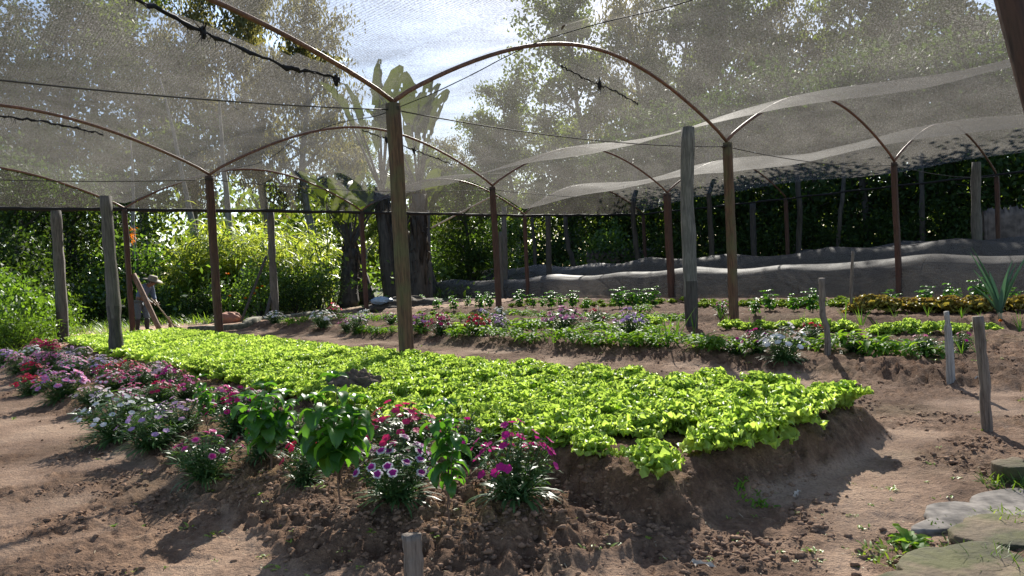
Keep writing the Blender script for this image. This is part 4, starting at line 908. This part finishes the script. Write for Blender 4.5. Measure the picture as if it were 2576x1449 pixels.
# ================================================================== CURB, BAG, BOTTLE, MOUND, WALLS
def wallstrip(name, pts, h, w, mat, lab, cat, seed, kind=None):
    P = np.array(pts,float); n = 90; s = np.linspace(0,1,n); X = np.interp(s,np.linspace(0,1,len(P)),P[:,0]); Y = np.interp(s,np.linspace(0,1,len(P)),P[:,1])
    D = np.stack([np.gradient(X),np.gradient(Y)],-1); D /= np.linalg.norm(D,axis=1,keepdims=True); Nn = np.stack([-D[:,1],D[:,0]],-1)
    prof = [(-.5,-.3),(-.5,.5),(-.48,.9),(-.3,1.0),(0,1.02),(.3,1.0),(.48,.9),(.5,.5),(.5,-.3)]; V = []
    for k,(a,z) in enumerate(prof):
        jit = (fbm(s*60,s*0+k*.6,3,seed)-.45); x = X+Nn[:,0]*w*(a+.25*jit); y = Y+Nn[:,1]*w*(a+.25*jit); V.append(np.stack([x,y,gh(X,Y,False)+h*(z+.22*jit)],-1))
    V = np.stack(V,1); m = len(prof); i = np.arange(n-1)[:,None]*m; j = np.arange(m-1)[None]; Q = np.stack([i+j,i+j+1,i+m+j+1,i+m+j],-1).reshape(-1,4)
    c = V.reshape(-1,3).mean(0); c[2] = 0; tag(obj(name,mdata(name,V.reshape(-1,3)-c,Q,mats=[mat]),loc=c),lab,cat)
wallstrip('stone_curb',[G(478,836)[:2],G(560,832)[:2],G(620,823)[:2],G(668,812)[:2],G(780,795)[:2]],.16,.3,M['curb'],'low mossy stone curb at the far end of the path','curb',4)
wallstrip('stone_wall',[atY(1480,40),atY(1700,39)],2.0,.6,M['wall'],'dim rubble stone wall behind the tunnels under the trees','stone wall',7)
wallstrip('boundary_wall',[atY(2478,27),atY(2700,26)],2.55,.4,M['wall'],'dark plain wall at the right edge under the trees','wall',8)
f = G(577,812); V,Q = lump(40,20,.42,.3,.26,8,.25,2); tag(obj('clay_boulder',mdata('clay_boulder',V,Q,mats=[M['clay']]),loc=f+Vector((0,0,.1))),'reddish brown boulder behind the dark post at the path end','boulder')
x, y = atY(955,27); V,Q = lump(40,20,.36,.2,.12,3,.6,4); tag(obj('plastic_bag',mdata('plastic_bag',V,Q,mats=[M['bag']]),loc=(x,y,.18+.25)),'crumpled bluish white plastic bag by the dead palm leaves','plastic bag')
V,Q = lump(40,20,1.6,.8,.4,13,.6,3); tag(obj('leaf_heap',mdata('leaf_heap',V,Q,mats=[plain('leaf_litter',(.06,.048,.036),.95,.5,20,0,.9)]),loc=(x+.8,y+.4,.05)),'dark heap of rotting leaves under the plastic bag','leaf heap')
x, y = atY(836,27); mb = MB(); mb.add(*tube([(0,0,0),(0,0,.3),(0,0,.38),(0,0,.46)],[.1,.1,.05,.045],12)); r = obj('orange_bottle',mb.data('orange_bottle',[M['bottle']]),loc=(x,y,float(gh(x,y)))); tag(r,'orange plastic bottle standing left of the brown post at the palms','bottle')
# ================================================================== PERSON
def skin(name, verts, edges, mat, parent, sub=2):
    me = bpy.data.meshes.new(name); me.from_pydata([v[:3] for v in verts],edges,[]); o = bpy.data.objects.new('tmp',me); COL.objects.link(o)
    md = o.modifiers.new('s','SKIN'); md.use_smooth_shade = True; sd = o.modifiers.new('d','SUBSURF'); sd.levels = sub; sd.render_levels = sub
    for i,v in enumerate(verts):
        r = v[3]; me.skin_vertices[0].data[i].radius = (r,r) if np.isscalar(r) else r
    me.skin_vertices[0].data[0].use_root = True
    dg = bpy.context.evaluated_depsgraph_get(); m2 = bpy.data.meshes.new_from_object(o.evaluated_get(dg)); m2.name = name; bpy.data.objects.remove(o)
    m2.materials.clear(); m2.materials.append(mat); return obj(name,m2,parent)
def person():
    f = G(357,836); r = empty('person',f,R_(-8)); r.scale = (1.04,)*3
    tag(r,'stooping person in blue shirt, straw hat and dark boots holding a hoe','person')
    hip=(0,0,.95); ch=(.2,0,1.28); nk=(.33,0,1.40); hd=(.43,0,1.43)
    body=[(*hip,.13),(.07,0,1.1,.13),(*ch,.15),(*nk,.06),(.39,0,1.40,.075),(.45,0,1.43,.09),(.47,0,1.49,.07)]
    ed=[(0,1),(1,2),(2,3),(3,4),(4,5),(5,6)]
    def limb(pts, root):
        k=len(body); body.extend(pts); ed.append((root,k)); ed.extend((k+i,k+i+1) for i in range(len(pts)-1))
    for s in (-1,1):
        limb([(.26,.19*s,1.34,.06),(.28,.23*s,1.06,.045),(.42,.13*s,.88,.033),(.47,.10*s,.84,.035)],2)
        limb([(.0,.1*s,.88,.085),(.05+.06*s,.11*s,.5,.06),(.02+.08*s,.11*s,.12,.042),(.10+.08*s,.11*s,.04,.04),(.2+.08*s,.11*s,.03,.03)],0)
    skin('body',body,ed,M['skin'],r)
    sh=[(.0,0,.93,.155),(.07,0,1.1,.155),(.2,0,1.28,.18),(.30,0,1.38,.09)]; se=[(0,1),(1,2),(2,3)]
    for s in (-1,1):
        k=len(sh); sh+= [(.26,.19*s,1.34,.09),(.28,.235*s,1.06,.068),(.39,.15*s,.91,.052)]; se+=[(2,k),(k,k+1),(k+1,k+2)]
    skin('shirt',sh,se,M['shirt'],r)
    tr=[(0,0,.95,.15)]; te=[]
    for s in (-1,1):
        k=len(tr); tr+=[(.0,.1*s,.86,.11),(.05+.06*s,.11*s,.5,.085),(.04+.07*s,.11*s,.36,.08)]; te+=[(0,k),(k,k+1),(k+1,k+2)]
    skin('trousers',tr,te,M['denim'],r)
    for s in (-1,1):
        skin('boot',[(.045+.07*s,.11*s,.44,.09),(.02+.08*s,.11*s,.12,.065),(.08+.08*s,.11*s,.05,.055),(.22+.08*s,.11*s,.04,.045)],[(0,1),(1,2),(2,3)],M['boot'],r)
        for k in range(5):     # fingers closed round the handle
            y=.10*s; z=.845-.018*k if k<4 else .86; x=.475+.012*k
            skin('finger',[(x,y-.03*s,z,.011),(x+.03,y-.015*s,z-.01,.010),(x+.025,y+.015*s,z-.02,.009)],[(0,1),(1,2)],M['skin'],r,1)
    # face: nose, eyes
    mb=MB(); V,Q=lump(10,7,.018,.014,.022,1,.05); mb.add(V+[.55,0,1.42],Q); obj('nose',mb.data('nose',[M['skin']]),r)
    mb=MB()
    for s in (-1,1): V,Q=lump(8,6,.008,.012,.009,1,0); mb.add(V+[.535,.034*s,1.455],Q)
    V,Q=lump(8,6,.006,.022,.006,1,0); mb.add(V+[.53,0,1.385],Q); obj('eyes_and_mouth',mb.data('eyes_and_mouth',[M['hair']]),r)
    V,Q=lump(20,12,.098,.092,.09,2,.08); obj('hair',mdata('hair',V+[.43,0,1.485],Q,mats=[M['hair']]),r)
    for s in (-1,1): V,Q=lump(10,7,.02,.01,.032,1,.1); obj('ear',mdata('ear',V+[.44,.092*s,1.44],Q,mats=[M['skin']]),r)
    n=28; th=np.arange(n)*2*np.pi/n; rings=[(.24,1.60),(.245,1.61),(.13,1.635),(.115,1.70),(.10,1.745),(.05,1.755),(.002,1.745)]; V=[]
    for k,(rr,z) in enumerate(rings):
        for t in th: V.append((.44+rr*math.cos(t)*1.1+.3*(z-1.6),rr*math.sin(t),z-.11+(.03*math.sin(t)**2 if k<2 else 0)-.36*(rr*math.cos(t))))
    i=np.arange(len(rings)-1)[:,None]*n; j=np.arange(n)[None]; Q=np.stack([i+j,i+(j+1)%n,i+n+(j+1)%n,i+n+j],-1).reshape(-1,4)
    obj('hat',mdata('hat',V,Q,mats=[M['hat']]),r)
    h=empty('hoe',f,R_(-8)); h.scale=(1.04,)*3; tag(h,'hoe with a pale wooden handle held by the stooping person','hoe')
    obj('handle',mdata('handle',*tube([(.25,.06,1.05),(.49,.02,.83),(1.15,-.12,.10)],[.016,.017,.018],8),mats=[M['straw']]),h)
    V,Q=lump(16,8,.02,.09,.11,3,.05); obj('blade',mdata('blade',V+[1.15,-.12,.07],Q,mats=[M['iron']]),h)
person()
# ================================================================== TREES AND SHRUBS
def tree_geo(seed, H, r, c0, Rc, nlimb, nleaf, L, W, bark, leaf, droop=.5, up=.7, sig=.75, lean=0):
    g = np.random.default_rng(seed); tb = MB(); cl = []
    t = np.linspace(0,1,10); P = np.zeros((10,3)); P[:,2] = t*H*.92-.3; P[:,:2] = np.cumsum(g.normal(size=(10,2))*H*.012,0); P[:,0] += lean*t*H; P[0,:2] = 0
    tb.add(*tube(P,r*(1-.85*t)+.02,9,jit=.2,seed=seed))
    for i in range(nlimb):
        s = c0+(.96-c0)*(i+g.random())/nlimb; b = np.array([np.interp(s,t,P[:,k]) for k in range(3)]); a = i*2.4+g.random()*1.2
        rel = (s-c0)/(1-c0); ln = Rc*(1.0-.55*rel)*(.75+.5*g.random()); e = up*(.35+.6*g.random())+.35*rel
        d = np.array([math.cos(a)*math.cos(e),math.sin(a)*math.cos(e),math.sin(e)]); k = np.linspace(0,1,6)[:,None]
        Lp = b+d*ln*k+np.array([0,0,1])*ln*.12*k**2+np.cumsum(g.normal(size=(6,3))*ln*.03,0)*k
        tb.add(*tube(Lp,(r*.42*(1-.6*rel))*(1-.82*k[:,0])+.012,6,False)); cl += [(Lp[j],.8) for j in (3,4,5)]
        for q in range(6):
            sb = Lp[1+q%5]+0; d2 = d+g.normal(size=3)*.75; d2[2] = abs(d2[2])*.6; d2 /= np.linalg.norm(d2); l2 = ln*(.3+.25*g.random()); Sp = sb+d2*l2*np.linspace(0,1,4)[:,None]
            tb.add(*tube(Sp,np.linspace(r*.13,.01,4)+.006,5,False)); cl += [(Sp[2],.7),(Sp[3],1.0)]
    w = np.array([c[1] for c in cl])*(.25+g.random(len(cl))**1.5); w /= w.sum(); ix = g.choice(len(cl),nleaf,p=w); C = np.array([cl[i][0] for i in ix])
    sg = sig*(.6+.7*g.random(len(cl)))[ix]; C = C+g.normal(size=C.shape)*sg[:,None]*[1,1,.75]
    if droop > .8: C[:,2] -= np.abs(g.normal(size=nleaf))*sig*.9
    V,Q = leafq(C,L,W,droop,g)
    return tb.data('trunk',[bark]), mdata('crown',V,Q,mats=[leaf],smooth=False)
def mk_tree(geo, x, y, sc, lab, group, name='tree', cat='tree', rz=None):
    r = empty(name,(x,y,float(gh(x,y,False))),rng.random()*6.28 if rz is None else rz,sc); tag(r,lab,cat,group)
    obj('trunk',geo[0],r); obj('crown',geo[1],r); return r
euc = [tree_geo(100+s,26,.36,.32,5.5,17,12000,.46,.15,M['trunk_grey'],M['tree_pale'],1.0,.8,.6) for s in range(2)]
oli = [tree_geo(120+s,26,.38,.25,6.5,19,15000,.40,.22,M['trunk_grey'],M['tree_olive'],.5,.75,.62) for s in range(3)]
drk = [tree_geo(140+s,9,.2,.18,3.0,12,6500,.24,.13,M['trunk_dark'],M['tree_shaded'],.4,.6,.55) for s in range(3)]
GT = 'tall trees beyond the net'
tall = [ # picture x, Y, height, kind, label
 (-60,40,17,'o','tall olive green tree at the far left edge, seen through the net'),(150,44,20,'o','dense olive tree in the upper left, seen through the net'),(330,52,24,'o','tall olive tree left of the pale slender trees'),
 (480,60,26,'e','slender pale tree with open crown above the reeds'),(640,64,29,'e','pale branched tree above the middle arch'),(770,60,25,'e','pale tree with upright limbs left of the nearest post'),
 (1290,78,22,'o','smaller tree behind the central arch'),(1430,80,31,'o','tall tree above the central arch on the left'),(1570,84,33,'e','airy tall tree above the centre of the central arch'),(1700,80,31,'o','tall tree above the right leg of the central arch'),
 (1850,76,31,'o','tall tree above the olive brown post'),(1980,74,29,'e','airy tree between the right arches'),(2110,70,29,'o','tall bright green tree in the upper right'),(2240,66,28,'o','tall tree left of the leaning beam'),
 (2400,58,22,'o','tree with dark slanting branches beside the leaning beam'),(2540,55,19,'o','tree behind the leaning beam'),(2720,50,20,'o','tree at the far right beyond the beam'),(1130,85,17,'e','low pale tree behind the palms'),(905,68,15,'o','round tree crown left of the palms'),(1060,80,15,'o','tree crown directly behind the palms'),(1215,72,16,'o','tree crown between the palms and the central arch'),(-220,38,17,'o','olive tree outside the left edge')]
for i,(px,Y,h,k,lab) in enumerate(tall):
    x, y = atY(px,Y); x += .05*(h*.55)*1.0; mk_tree((euc if k == 'e' else oli)[i%(2 if k == 'e' else 3)],x,y,h/26,lab,GT)
GD = 'dark trees of the shady wood'
dark = [(-40,31,7.5,'dark tree at the far left, behind the bright bush'),(60,29,6.5,'black looking tree at the left behind the grey log'),(200,32,6.5,'dark leafy tree left of the reddish post'),(300,37,6.5,'dark tree behind the stooping person'),
 (1180,40,6.5,'dark round tree left of the slim maroon post'),(1440,46,8.5,'dark tree right of the bright grass gap'),(1530,44,8,'dark tree with slim trunk in the wood, left of the wide post'),(1640,44,9,'dark tree behind the wide post'),(1730,42,9,'dark tree behind the tall grey log'),
 (1830,40,9,'dark tree behind the olive brown post'),(1930,38,9.5,'dark tree above the back tunnel, left of centre'),(2040,37,9.5,'dark tree above the back tunnel in the middle'),(2150,36,9.5,'dark tree above the back tunnel on the right'),(2270,34,9.5,'dark tree behind the dark red post'),
 (2390,32,9,'dark tree under the last arch'),(2500,31,9,'dark tree at the right edge behind the boundary wall'),(2640,29,9,'dark tree beyond the right edge')]
for i,(px,Y,h,lab) in enumerate(dark):
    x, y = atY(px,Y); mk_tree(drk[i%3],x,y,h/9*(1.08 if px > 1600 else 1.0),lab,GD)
# trunks standing in the reeds
for (xb,yb,xt,yt,w,Y,lab) in [(585,700,566,440,19,34,'straight pale tree trunk in the reeds right of the dark lettuce bed post'),(525,695,455,440,17,35,'leaning pale tree trunk in the reeds'),(345,700,338,540,13,31,'slim bluish grey trunk behind the stooping person'),(1455,690,1425,560,12,38,'slim bent grey trunk in the wood by the stone wall'),(2190,640,2165,440,18,33,'forked grey trunk in the dark wood above the back tunnel'),(1345,690,1340,560,9,38,'dark slim trunk in the bright grass gap'),(1612,680,1600,470,13,36,'slim dark trunk left of the wide post'),(1790,670,1782,430,12,33,'slim trunk in the shade right of the tall grey log'),(2010,660,2000,420,14,31,'slim trunk above the back tunnel'),(2100,655,2118,420,11,31,'bent slim trunk above the back tunnel'),(2330,640,2318,420,13,29,'slim trunk right of the dark red post')]:
    d = ray(xb,yb); f = Vector((d.x*Y/d.y,Y,0)); d = ray(xt,yt); t = Y/d.y; top = Vector((d.x*t,Y,CAMH+d.z*t)); top = top+(top-f)*(.7 if xb < 1300 else .15)
    log('bare_tree',f,top,w*.5*Y/FPX*1.15,w*(.12 if xb < 1300 else .4)*Y/FPX,M['trunk_dark' if xb > 1300 else 'trunk_grey'],lab,'tree trunk','bare trunks among the greenery',int(xb),wob=.03)
# shrubs
def shrub_geo(seed, H, R, n, L, W, leaf, ncl=26):
    g = np.random.default_rng(seed); tb = MB(); cs = []
    for i in range(ncl):
        a = g.random()*6.28; u = math.sqrt(g.random()); e = np.array([R*u*math.cos(a),R*u*math.sin(a),H*(.15+.8*g.random()*(1-.5*u*u))]); cs.append(e)
        tb.add(*tube([(0,0,-.1),e*[.4,.4,.45],e],[.03,.02,.006],5,False))
    w = .3+g.random(ncl); w /= w.sum(); C = np.array(cs)[g.choice(ncl,n,p=w)]+g.normal(size=(n,3))*[R*.2,R*.2,H*.11]; C[:,2] = np.maximum(C[:,2],.02)
    V,Q = leafq(C,L,W,.25,g); return tb.data('trunk',[M['trunk_dark']]), mdata('crown',V,Q,mats=[leaf],smooth=False)
shr = [shrub_geo(200+s,3.4,1.7,2600,.2,.11,M['shrub']) for s in range(3)]
shd = [shrub_geo(210+s,3.4,1.8,2600,.2,.11,M['tree_shaded']) for s in range(2)]
brt = [shrub_geo(220+s,1.3,1.0,4200,.12,.05,M['bush'],34) for s in range(2)]
sl = [(230,30,3.2,0,'glossy shrub between the two left grey logs'),(300,31,3.6,0,'glossy shrub left of the reddish post'),(420,31,1.5,0,'shrub at the reed foot right of the person'),(500,29,1.2,1,'low dark shrub at the end of the lettuce bed'),
 (560,29.5,1.6,0,'low shrub behind the clay boulder'),(650,29,2.2,0,'leafy shrub with orange flowers left of the log'),(740,29.5,1.7,1,'dark shrub right of the log by the orange flowers'),(800,31,2.0,0,'shrub left of the dead palm leaves'),
 (1100,44,4.0,0,'sunny shrub right of the grey log at the palms'),(1150,42,3.6,0,'sunny shrub in the bright gap'),(1205,40,2.4,1,'low dark shrub near the left end of back tunnel'),(1215,46,5,0,'tall sunny shrub behind the slim maroon post'),(1290,48,4,0,'shrub left of the bright grass gap'),
 (1410,43,3.4,1,'dark shrub right of the slim dark grey log'),(1480,41,3.2,0,'green shrub over the rubble wall'),(1560,40,3.6,0,'glossy green shrub right of the bent trunk'),(1640,40,3.4,1,'dark shrub left of the wide post'),(1700,38,3.0,0,'shrub behind the tall grey log'),(1780,37,3.6,1,'dark shrub left of the olive brown post'),
 (1850,36,3.2,0,'shrub behind the olive brown post'),(1930,35,3.4,1,'dark shrub above the back tunnel, left'),(2010,34,3.0,0,'shrub above the back tunnel, middle'),(2090,33,3.4,1,'dark shrub above the back tunnel, right of middle'),(2170,32,3.2,0,'glossy shrub left of the dark red post'),(2240,31,3.0,1,'dark shrub behind the dark red post'),
 (2320,30,3.0,0,'shrub right of the dark red post'),(2400,29,3.2,1,'dark shrub left of the pale far right log'),(2480,29,3.4,0,'shrub behind the boundary wall'),(90,27,2.8,1,'dark shrub behind the farthest left log'),(-20,26,3.0,1,'dark shrub at the left edge behind the bright bush')]
for i,(px,Y,h,k,lab) in enumerate(sl):
    k = 1 if (px > 1600 and i%4) or px < 120 else k  # shrubs here take the darker leaf colour that imitates shade
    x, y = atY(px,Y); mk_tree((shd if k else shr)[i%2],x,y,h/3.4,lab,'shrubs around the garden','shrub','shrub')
for i,(px,Y,h,lab) in enumerate([(40,19.5,1.6,'bright green leafy bush at the left edge'),(100,21,1.35,'bright bush beside the farthest left log'),(-30,22,2.1,'tall bright bush at the left edge, rear one'),(75,17.6,.9,'low bright bush nearest the left flower strip'),(130,24,1.2,'small bright bush behind the farthest left log')]):
    x, y = atY(px-45,Y); mk_tree(brt[i%2],x,y,h/1.3*1.05,lab,'bright bushes at the left edge','bright_bush','bush')
# orange flowers in the bush
x, y = atY(650,28.2)
for (px,py) in [(572,690),(648,726),(660,722),(690,709),(578,745),(640,740),(618,752)]:
    d = ray(px,py); t = 28.0/d.y; n = 14; a = rng.random(n)*6.28; V,Q = blades(np.zeros((n,3)),a,.2+1.0*rng.random(n),.09,.06,.3,2,3,'ovate')
    mb = MB(); mb.add(V,Q,None,0); mb.add(*tube([(0,0,-(CAMH+d.z*t)),(0.02,0,-.4),(0,0,0)],.008,4,False),1)
    tag(obj('orange_flower',mb.data('orange_flower',[petal('orange'),M['green']]),loc=(d.x*t,28.0,CAMH+d.z*t)),'small orange bloom on a tall stem in the bush by the far log','flower','orange blooms in the bush')
d = ray(333,592); t = 30/d.y; n = 40; V,Q = blades(np.stack([rng.normal(size=n)*.05,rng.normal(size=n)*.05,rng.normal(size=n)*.2],-1),rng.random(n)*6.28,rng.normal(size=n)*.5-.3,.14,.06,.4,2,3,'ovate')
mb = MB(); mb.add(V,Q); mb.add(*tube([(0,0,-(CAMH+d.z*t)),(.05,0,-1),(0,0,.3)],.02,5,False),1)
tag(obj('orange_vine',mb.data('orange_vine',[petal('orange'),M['green']]),loc=(d.x*t,30,CAMH+d.z*t)),'hanging orange blossom spike behind the reddish post','flower vine')
# palms with skirts of dead leaves
def palm_geo(seed, H, nfr=8):
    g = np.random.default_rng(seed); tb = MB(); th = MB(); fr = MB()
    P = np.stack([np.linspace(0,g.normal()*.5,8),np.linspace(0,g.normal()*.4,8),np.linspace(-.2,H*.5,8)],-1); tb.add(*tube(P,np.linspace(.42,.26,8),12,jit=.3,seed=seed))
    n = 520; s = g.random(n)**.8; a = g.random(n)*6.28; B = np.stack([np.interp(s,np.linspace(0,1,8),P[:,k]) for k in range(3)],-1)+np.stack([.22*np.cos(a),.22*np.sin(a),0*a+.3],-1)
    V,Q = blades(B,a,-1.15-.3*g.random(n),1.0+1.0*g.random(n),.05+.12*g.random(n),.75+.3*g.random(n),5,3,'lance',.3,.03,seed,.8); th.add(V,Q)
    a = np.linspace(0,6.28,nfr,endpoint=False)+g.random(nfr)*.4; el = 1.47-.3*g.random(nfr); top = P[-1]
    for i in range(nfr):
        d = np.array([math.cos(a[i])*math.cos(el[i]),math.sin(a[i])*math.cos(el[i]),math.sin(el[i])]); ls = 2.0+1.1*g.random(); b2 = top+d*ls
        tb.add(*tube([top,top+d*ls*.5,b2],[.07,.05,.035],6,False))
        Lf = 2.0+.8*g.random(); V,Q = blades([b2],a[i]+g.normal()*.1,el[i]+.1,Lf,0.55+.2*g.random(),.2+.5*g.random(),14,9,'paddle',.18,.05,seed+i,.9)
        Q = Q[g.random(len(Q)) > .06]; fr.add(V,Q)
    return tb.data('trunk',[M['trunk_dark']]), th.data('dead_leaves',[M['thatch']]), fr.data('fronds',[M['palm']])
pg = [palm_geo(300+s,10) for s in range(3)]
for i,(px,Y,h,lab) in enumerate([(868,33,5.2,'palm with shaggy dead leaf skirt left of the brown post'),(925,35,6.0,'palm behind the brown post, trunk wrapped in dead leaves'),(990,34,10.2,'tallest palm with upright fronds above the nearest post'),(1048,33,9.6,'palm with thick dead leaf skirt right of the nearest post'),(1075,37,6.5,'rear low palm right of the nearest post'),(1012,38,7,'low hidden palm directly behind the nearest post')]):
    x, y = atY(px,Y); r = empty('palm_tree',(x,y,0),rng.random()*6.28); r.scale = (1.15,1.15,h/10); tag(r,lab,'palm','palms with dead leaf skirts')
    for nm, me in zip(('trunk','dead_leaves','fronds'),pg[i%3]): obj(nm,me,r)
# reeds, tall grass, undergrowth, far wood
def reeds():
    mb = MB(); n = 900
    px = rng.uniform(400,860,n); Y = rng.uniform(31.5,40,n); cx = rng.uniform(400,860,70); px = .35*px+.65*(cx[rng.integers(0,70,n)]+rng.normal(size=n)*5)
    x = np.array([atY(a,b)[0] for a,b in zip(px,Y)]); h = (2.6+2.4*rng.random(n))*np.clip((px-380)/80,.4,1)*(.45+.95*fbm(px*.02,Y*.8,2,66))
    a = rng.random(n)*6.28; B = np.stack([x,Y,0*x],-1); V,Q = blades(B,a,1.35+.2*rng.random(n),h,.05,.15,5,2,'blade'); mb.add(V,Q)
    for k in range(13):
        s = .15+.85*rng.random(n); C = B+np.stack([h*s*.12*np.cos(a),h*s*.12*np.sin(a),h*s*.97],-1)
        V,Q = blades(C,rng.random(n)*6.28,.9*rng.random(n)+.3,0.6+.6*rng.random(n),.06+.04*rng.random(n),1.2+.9*rng.random(n),4,2,'lance',0,0,k,.5); mb.add(V,Q)
    tag(obj('tall_reeds',mb.data('tall_reeds',[M['reed']])),'sunlit thicket of tall reeds behind the stooping person and palms','reeds',kind='stuff')
reeds()
def grasses():
    mb = MB()
    def patch(n, pxr, Yr, h, w):
        px = rng.uniform(*pxr,n); Y = rng.uniform(*Yr,n); x = np.array([atY(a,b)[0] for a,b in zip(px,Y)])
        V,Q = blades(np.stack([x,Y,gh(x,Y,False)-.02],-1),rng.random(n)*6.28,.8+.6*rng.random(n),h*(.4+.8*rng.random(n)),w,.6+.8*rng.random(n),4,2,'blade',0,0,int(n)); mb.add(V,Q)
    patch(2600,(-100,330),(21.5,30),.45,.02); patch(2600,(-150,560),(26,31),.5,.022); patch(1300,(1080,1260),(36,48),1.0,.03); patch(1600,(1280,1500),(44,62),.9,.03); patch(600,(420,620),(25,29),.35,.02); patch(1200,(-200,120),(15.5,21),.4,.018)
    tag(obj('wild_grass',mb.data('wild_grass',[M['grass']])),'wild green grass around the garden and in the sunny gap','grass',kind='stuff')
    mb = MB(); n = 26000; Y = rng.uniform(27.5,60,n); px = rng.uniform(-300,2900,n); x = np.array([atY(a,b)[0] for a,b in zip(px,Y)])
    pp, qq = topq(x,Y); k = ((pp > 19)|(qq > 24.5)); x, Y = x[k], Y[k]; n = len(x); hz = (1.3+1.6*fbm(x*.4,Y*.4,3,55))*rng.random(n)**.8
    dk = (px[k] > 1350)|(px[k] < 340); hz = np.where(dk,hz*.5,hz); Cc = np.stack([x,Y,hz],-1)  # these columns get shade-darkened leaf colour, the rest the lit green
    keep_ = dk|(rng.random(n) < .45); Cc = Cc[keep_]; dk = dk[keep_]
    for sel, mt, lab in ((~dk,'shrub','tangled green undergrowth in the sunny middle'),(dk,'tree_shaded','dark undergrowth below the dark trees')):
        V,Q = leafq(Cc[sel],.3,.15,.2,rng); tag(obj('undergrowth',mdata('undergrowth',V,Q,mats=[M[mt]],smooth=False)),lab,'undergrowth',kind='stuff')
    mb = MB(); n = 46000; cl = 520; a = np.radians(rng.uniform(-58,58,cl)); r = rng.uniform(92,125,cl); cz = rng.random(cl)**1.2*13; ix = rng.integers(0,cl,n)
    C = np.stack([r*np.sin(a),r*np.cos(a),cz],-1)[ix]+rng.normal(size=(n,3))*[2.6,2.6,1.8]; C[:,2] = np.abs(C[:,2]); V,Q = leafq(C,1.1,.6,.3,rng); mb.add(V,Q)
    tag(obj('far_wood',mb.data('far_wood',[M['tree_olive']],False)),'distant wood closing the view behind all the trees','wood',kind='stuff')
grasses()
# ================================================================== LIGHT, SKY, CAMERA
SUN_EL, SUN_AZ = R_(33.5), R_(9.5)
w = bpy.data.worlds.new('World'); S.world = w; w.use_nodes = True; nt = w.node_tree; nt.nodes.clear()
sk = nt.nodes.new('ShaderNodeTexSky'); sk.sky_type = 'NISHITA'; sk.sun_disc = False; sk.sun_elevation = SUN_EL; sk.sun_rotation = SUN_AZ; sk.altitude = 600; sk.dust_density = 1.0; sk.ozone_density = 1.6
bg = nt.nodes.new('ShaderNodeBackground'); bg.inputs[1].default_value = .075; wo = nt.nodes.new('ShaderNodeOutputWorld'); nt.links.new(sk.outputs[0],bg.inputs[0]); nt.links.new(bg.outputs[0],wo.inputs[0])
ld = bpy.data.lights.new('sun','SUN'); ld.energy = 5.0; ld.angle = R_(.53); ld.color = (1,.95,.86); lo = bpy.data.objects.new('sun',ld); COL.objects.link(lo)
sd = Vector((math.sin(SUN_AZ)*math.cos(SUN_EL),math.cos(SUN_AZ)*math.cos(SUN_EL),math.sin(SUN_EL))); lo.rotation_euler = sd.to_track_quat('Z','Y').to_euler(); lo.location = sd*50
cd = bpy.data.cameras.new('camera'); cd.sensor_width = 36; cd.lens = 36*FPX/2576; cd.clip_end = 2000; cd.clip_start = .05
co = bpy.data.objects.new('camera',cd); COL.objects.link(co); co.matrix_world = Matrix.Translation((0,0,CAMH))@CM.to_4x4(); S.camera = co
S.view_settings.view_transform = 'Standard'; S.view_settings.look = 'None'; S.view_settings.exposure = 1.6; S.view_settings.gamma = 1; S.view_settings.use_curve_mapping = False
S.render.engine = 'CYCLES'; c = S.cycles; c.max_bounces = 8; c.transparent_max_bounces = 16; c.transmission_bounces = 4; c.diffuse_bounces = 3; c.glossy_bounces = 2; c.sample_clamp_indirect = 6; c.use_denoising = True
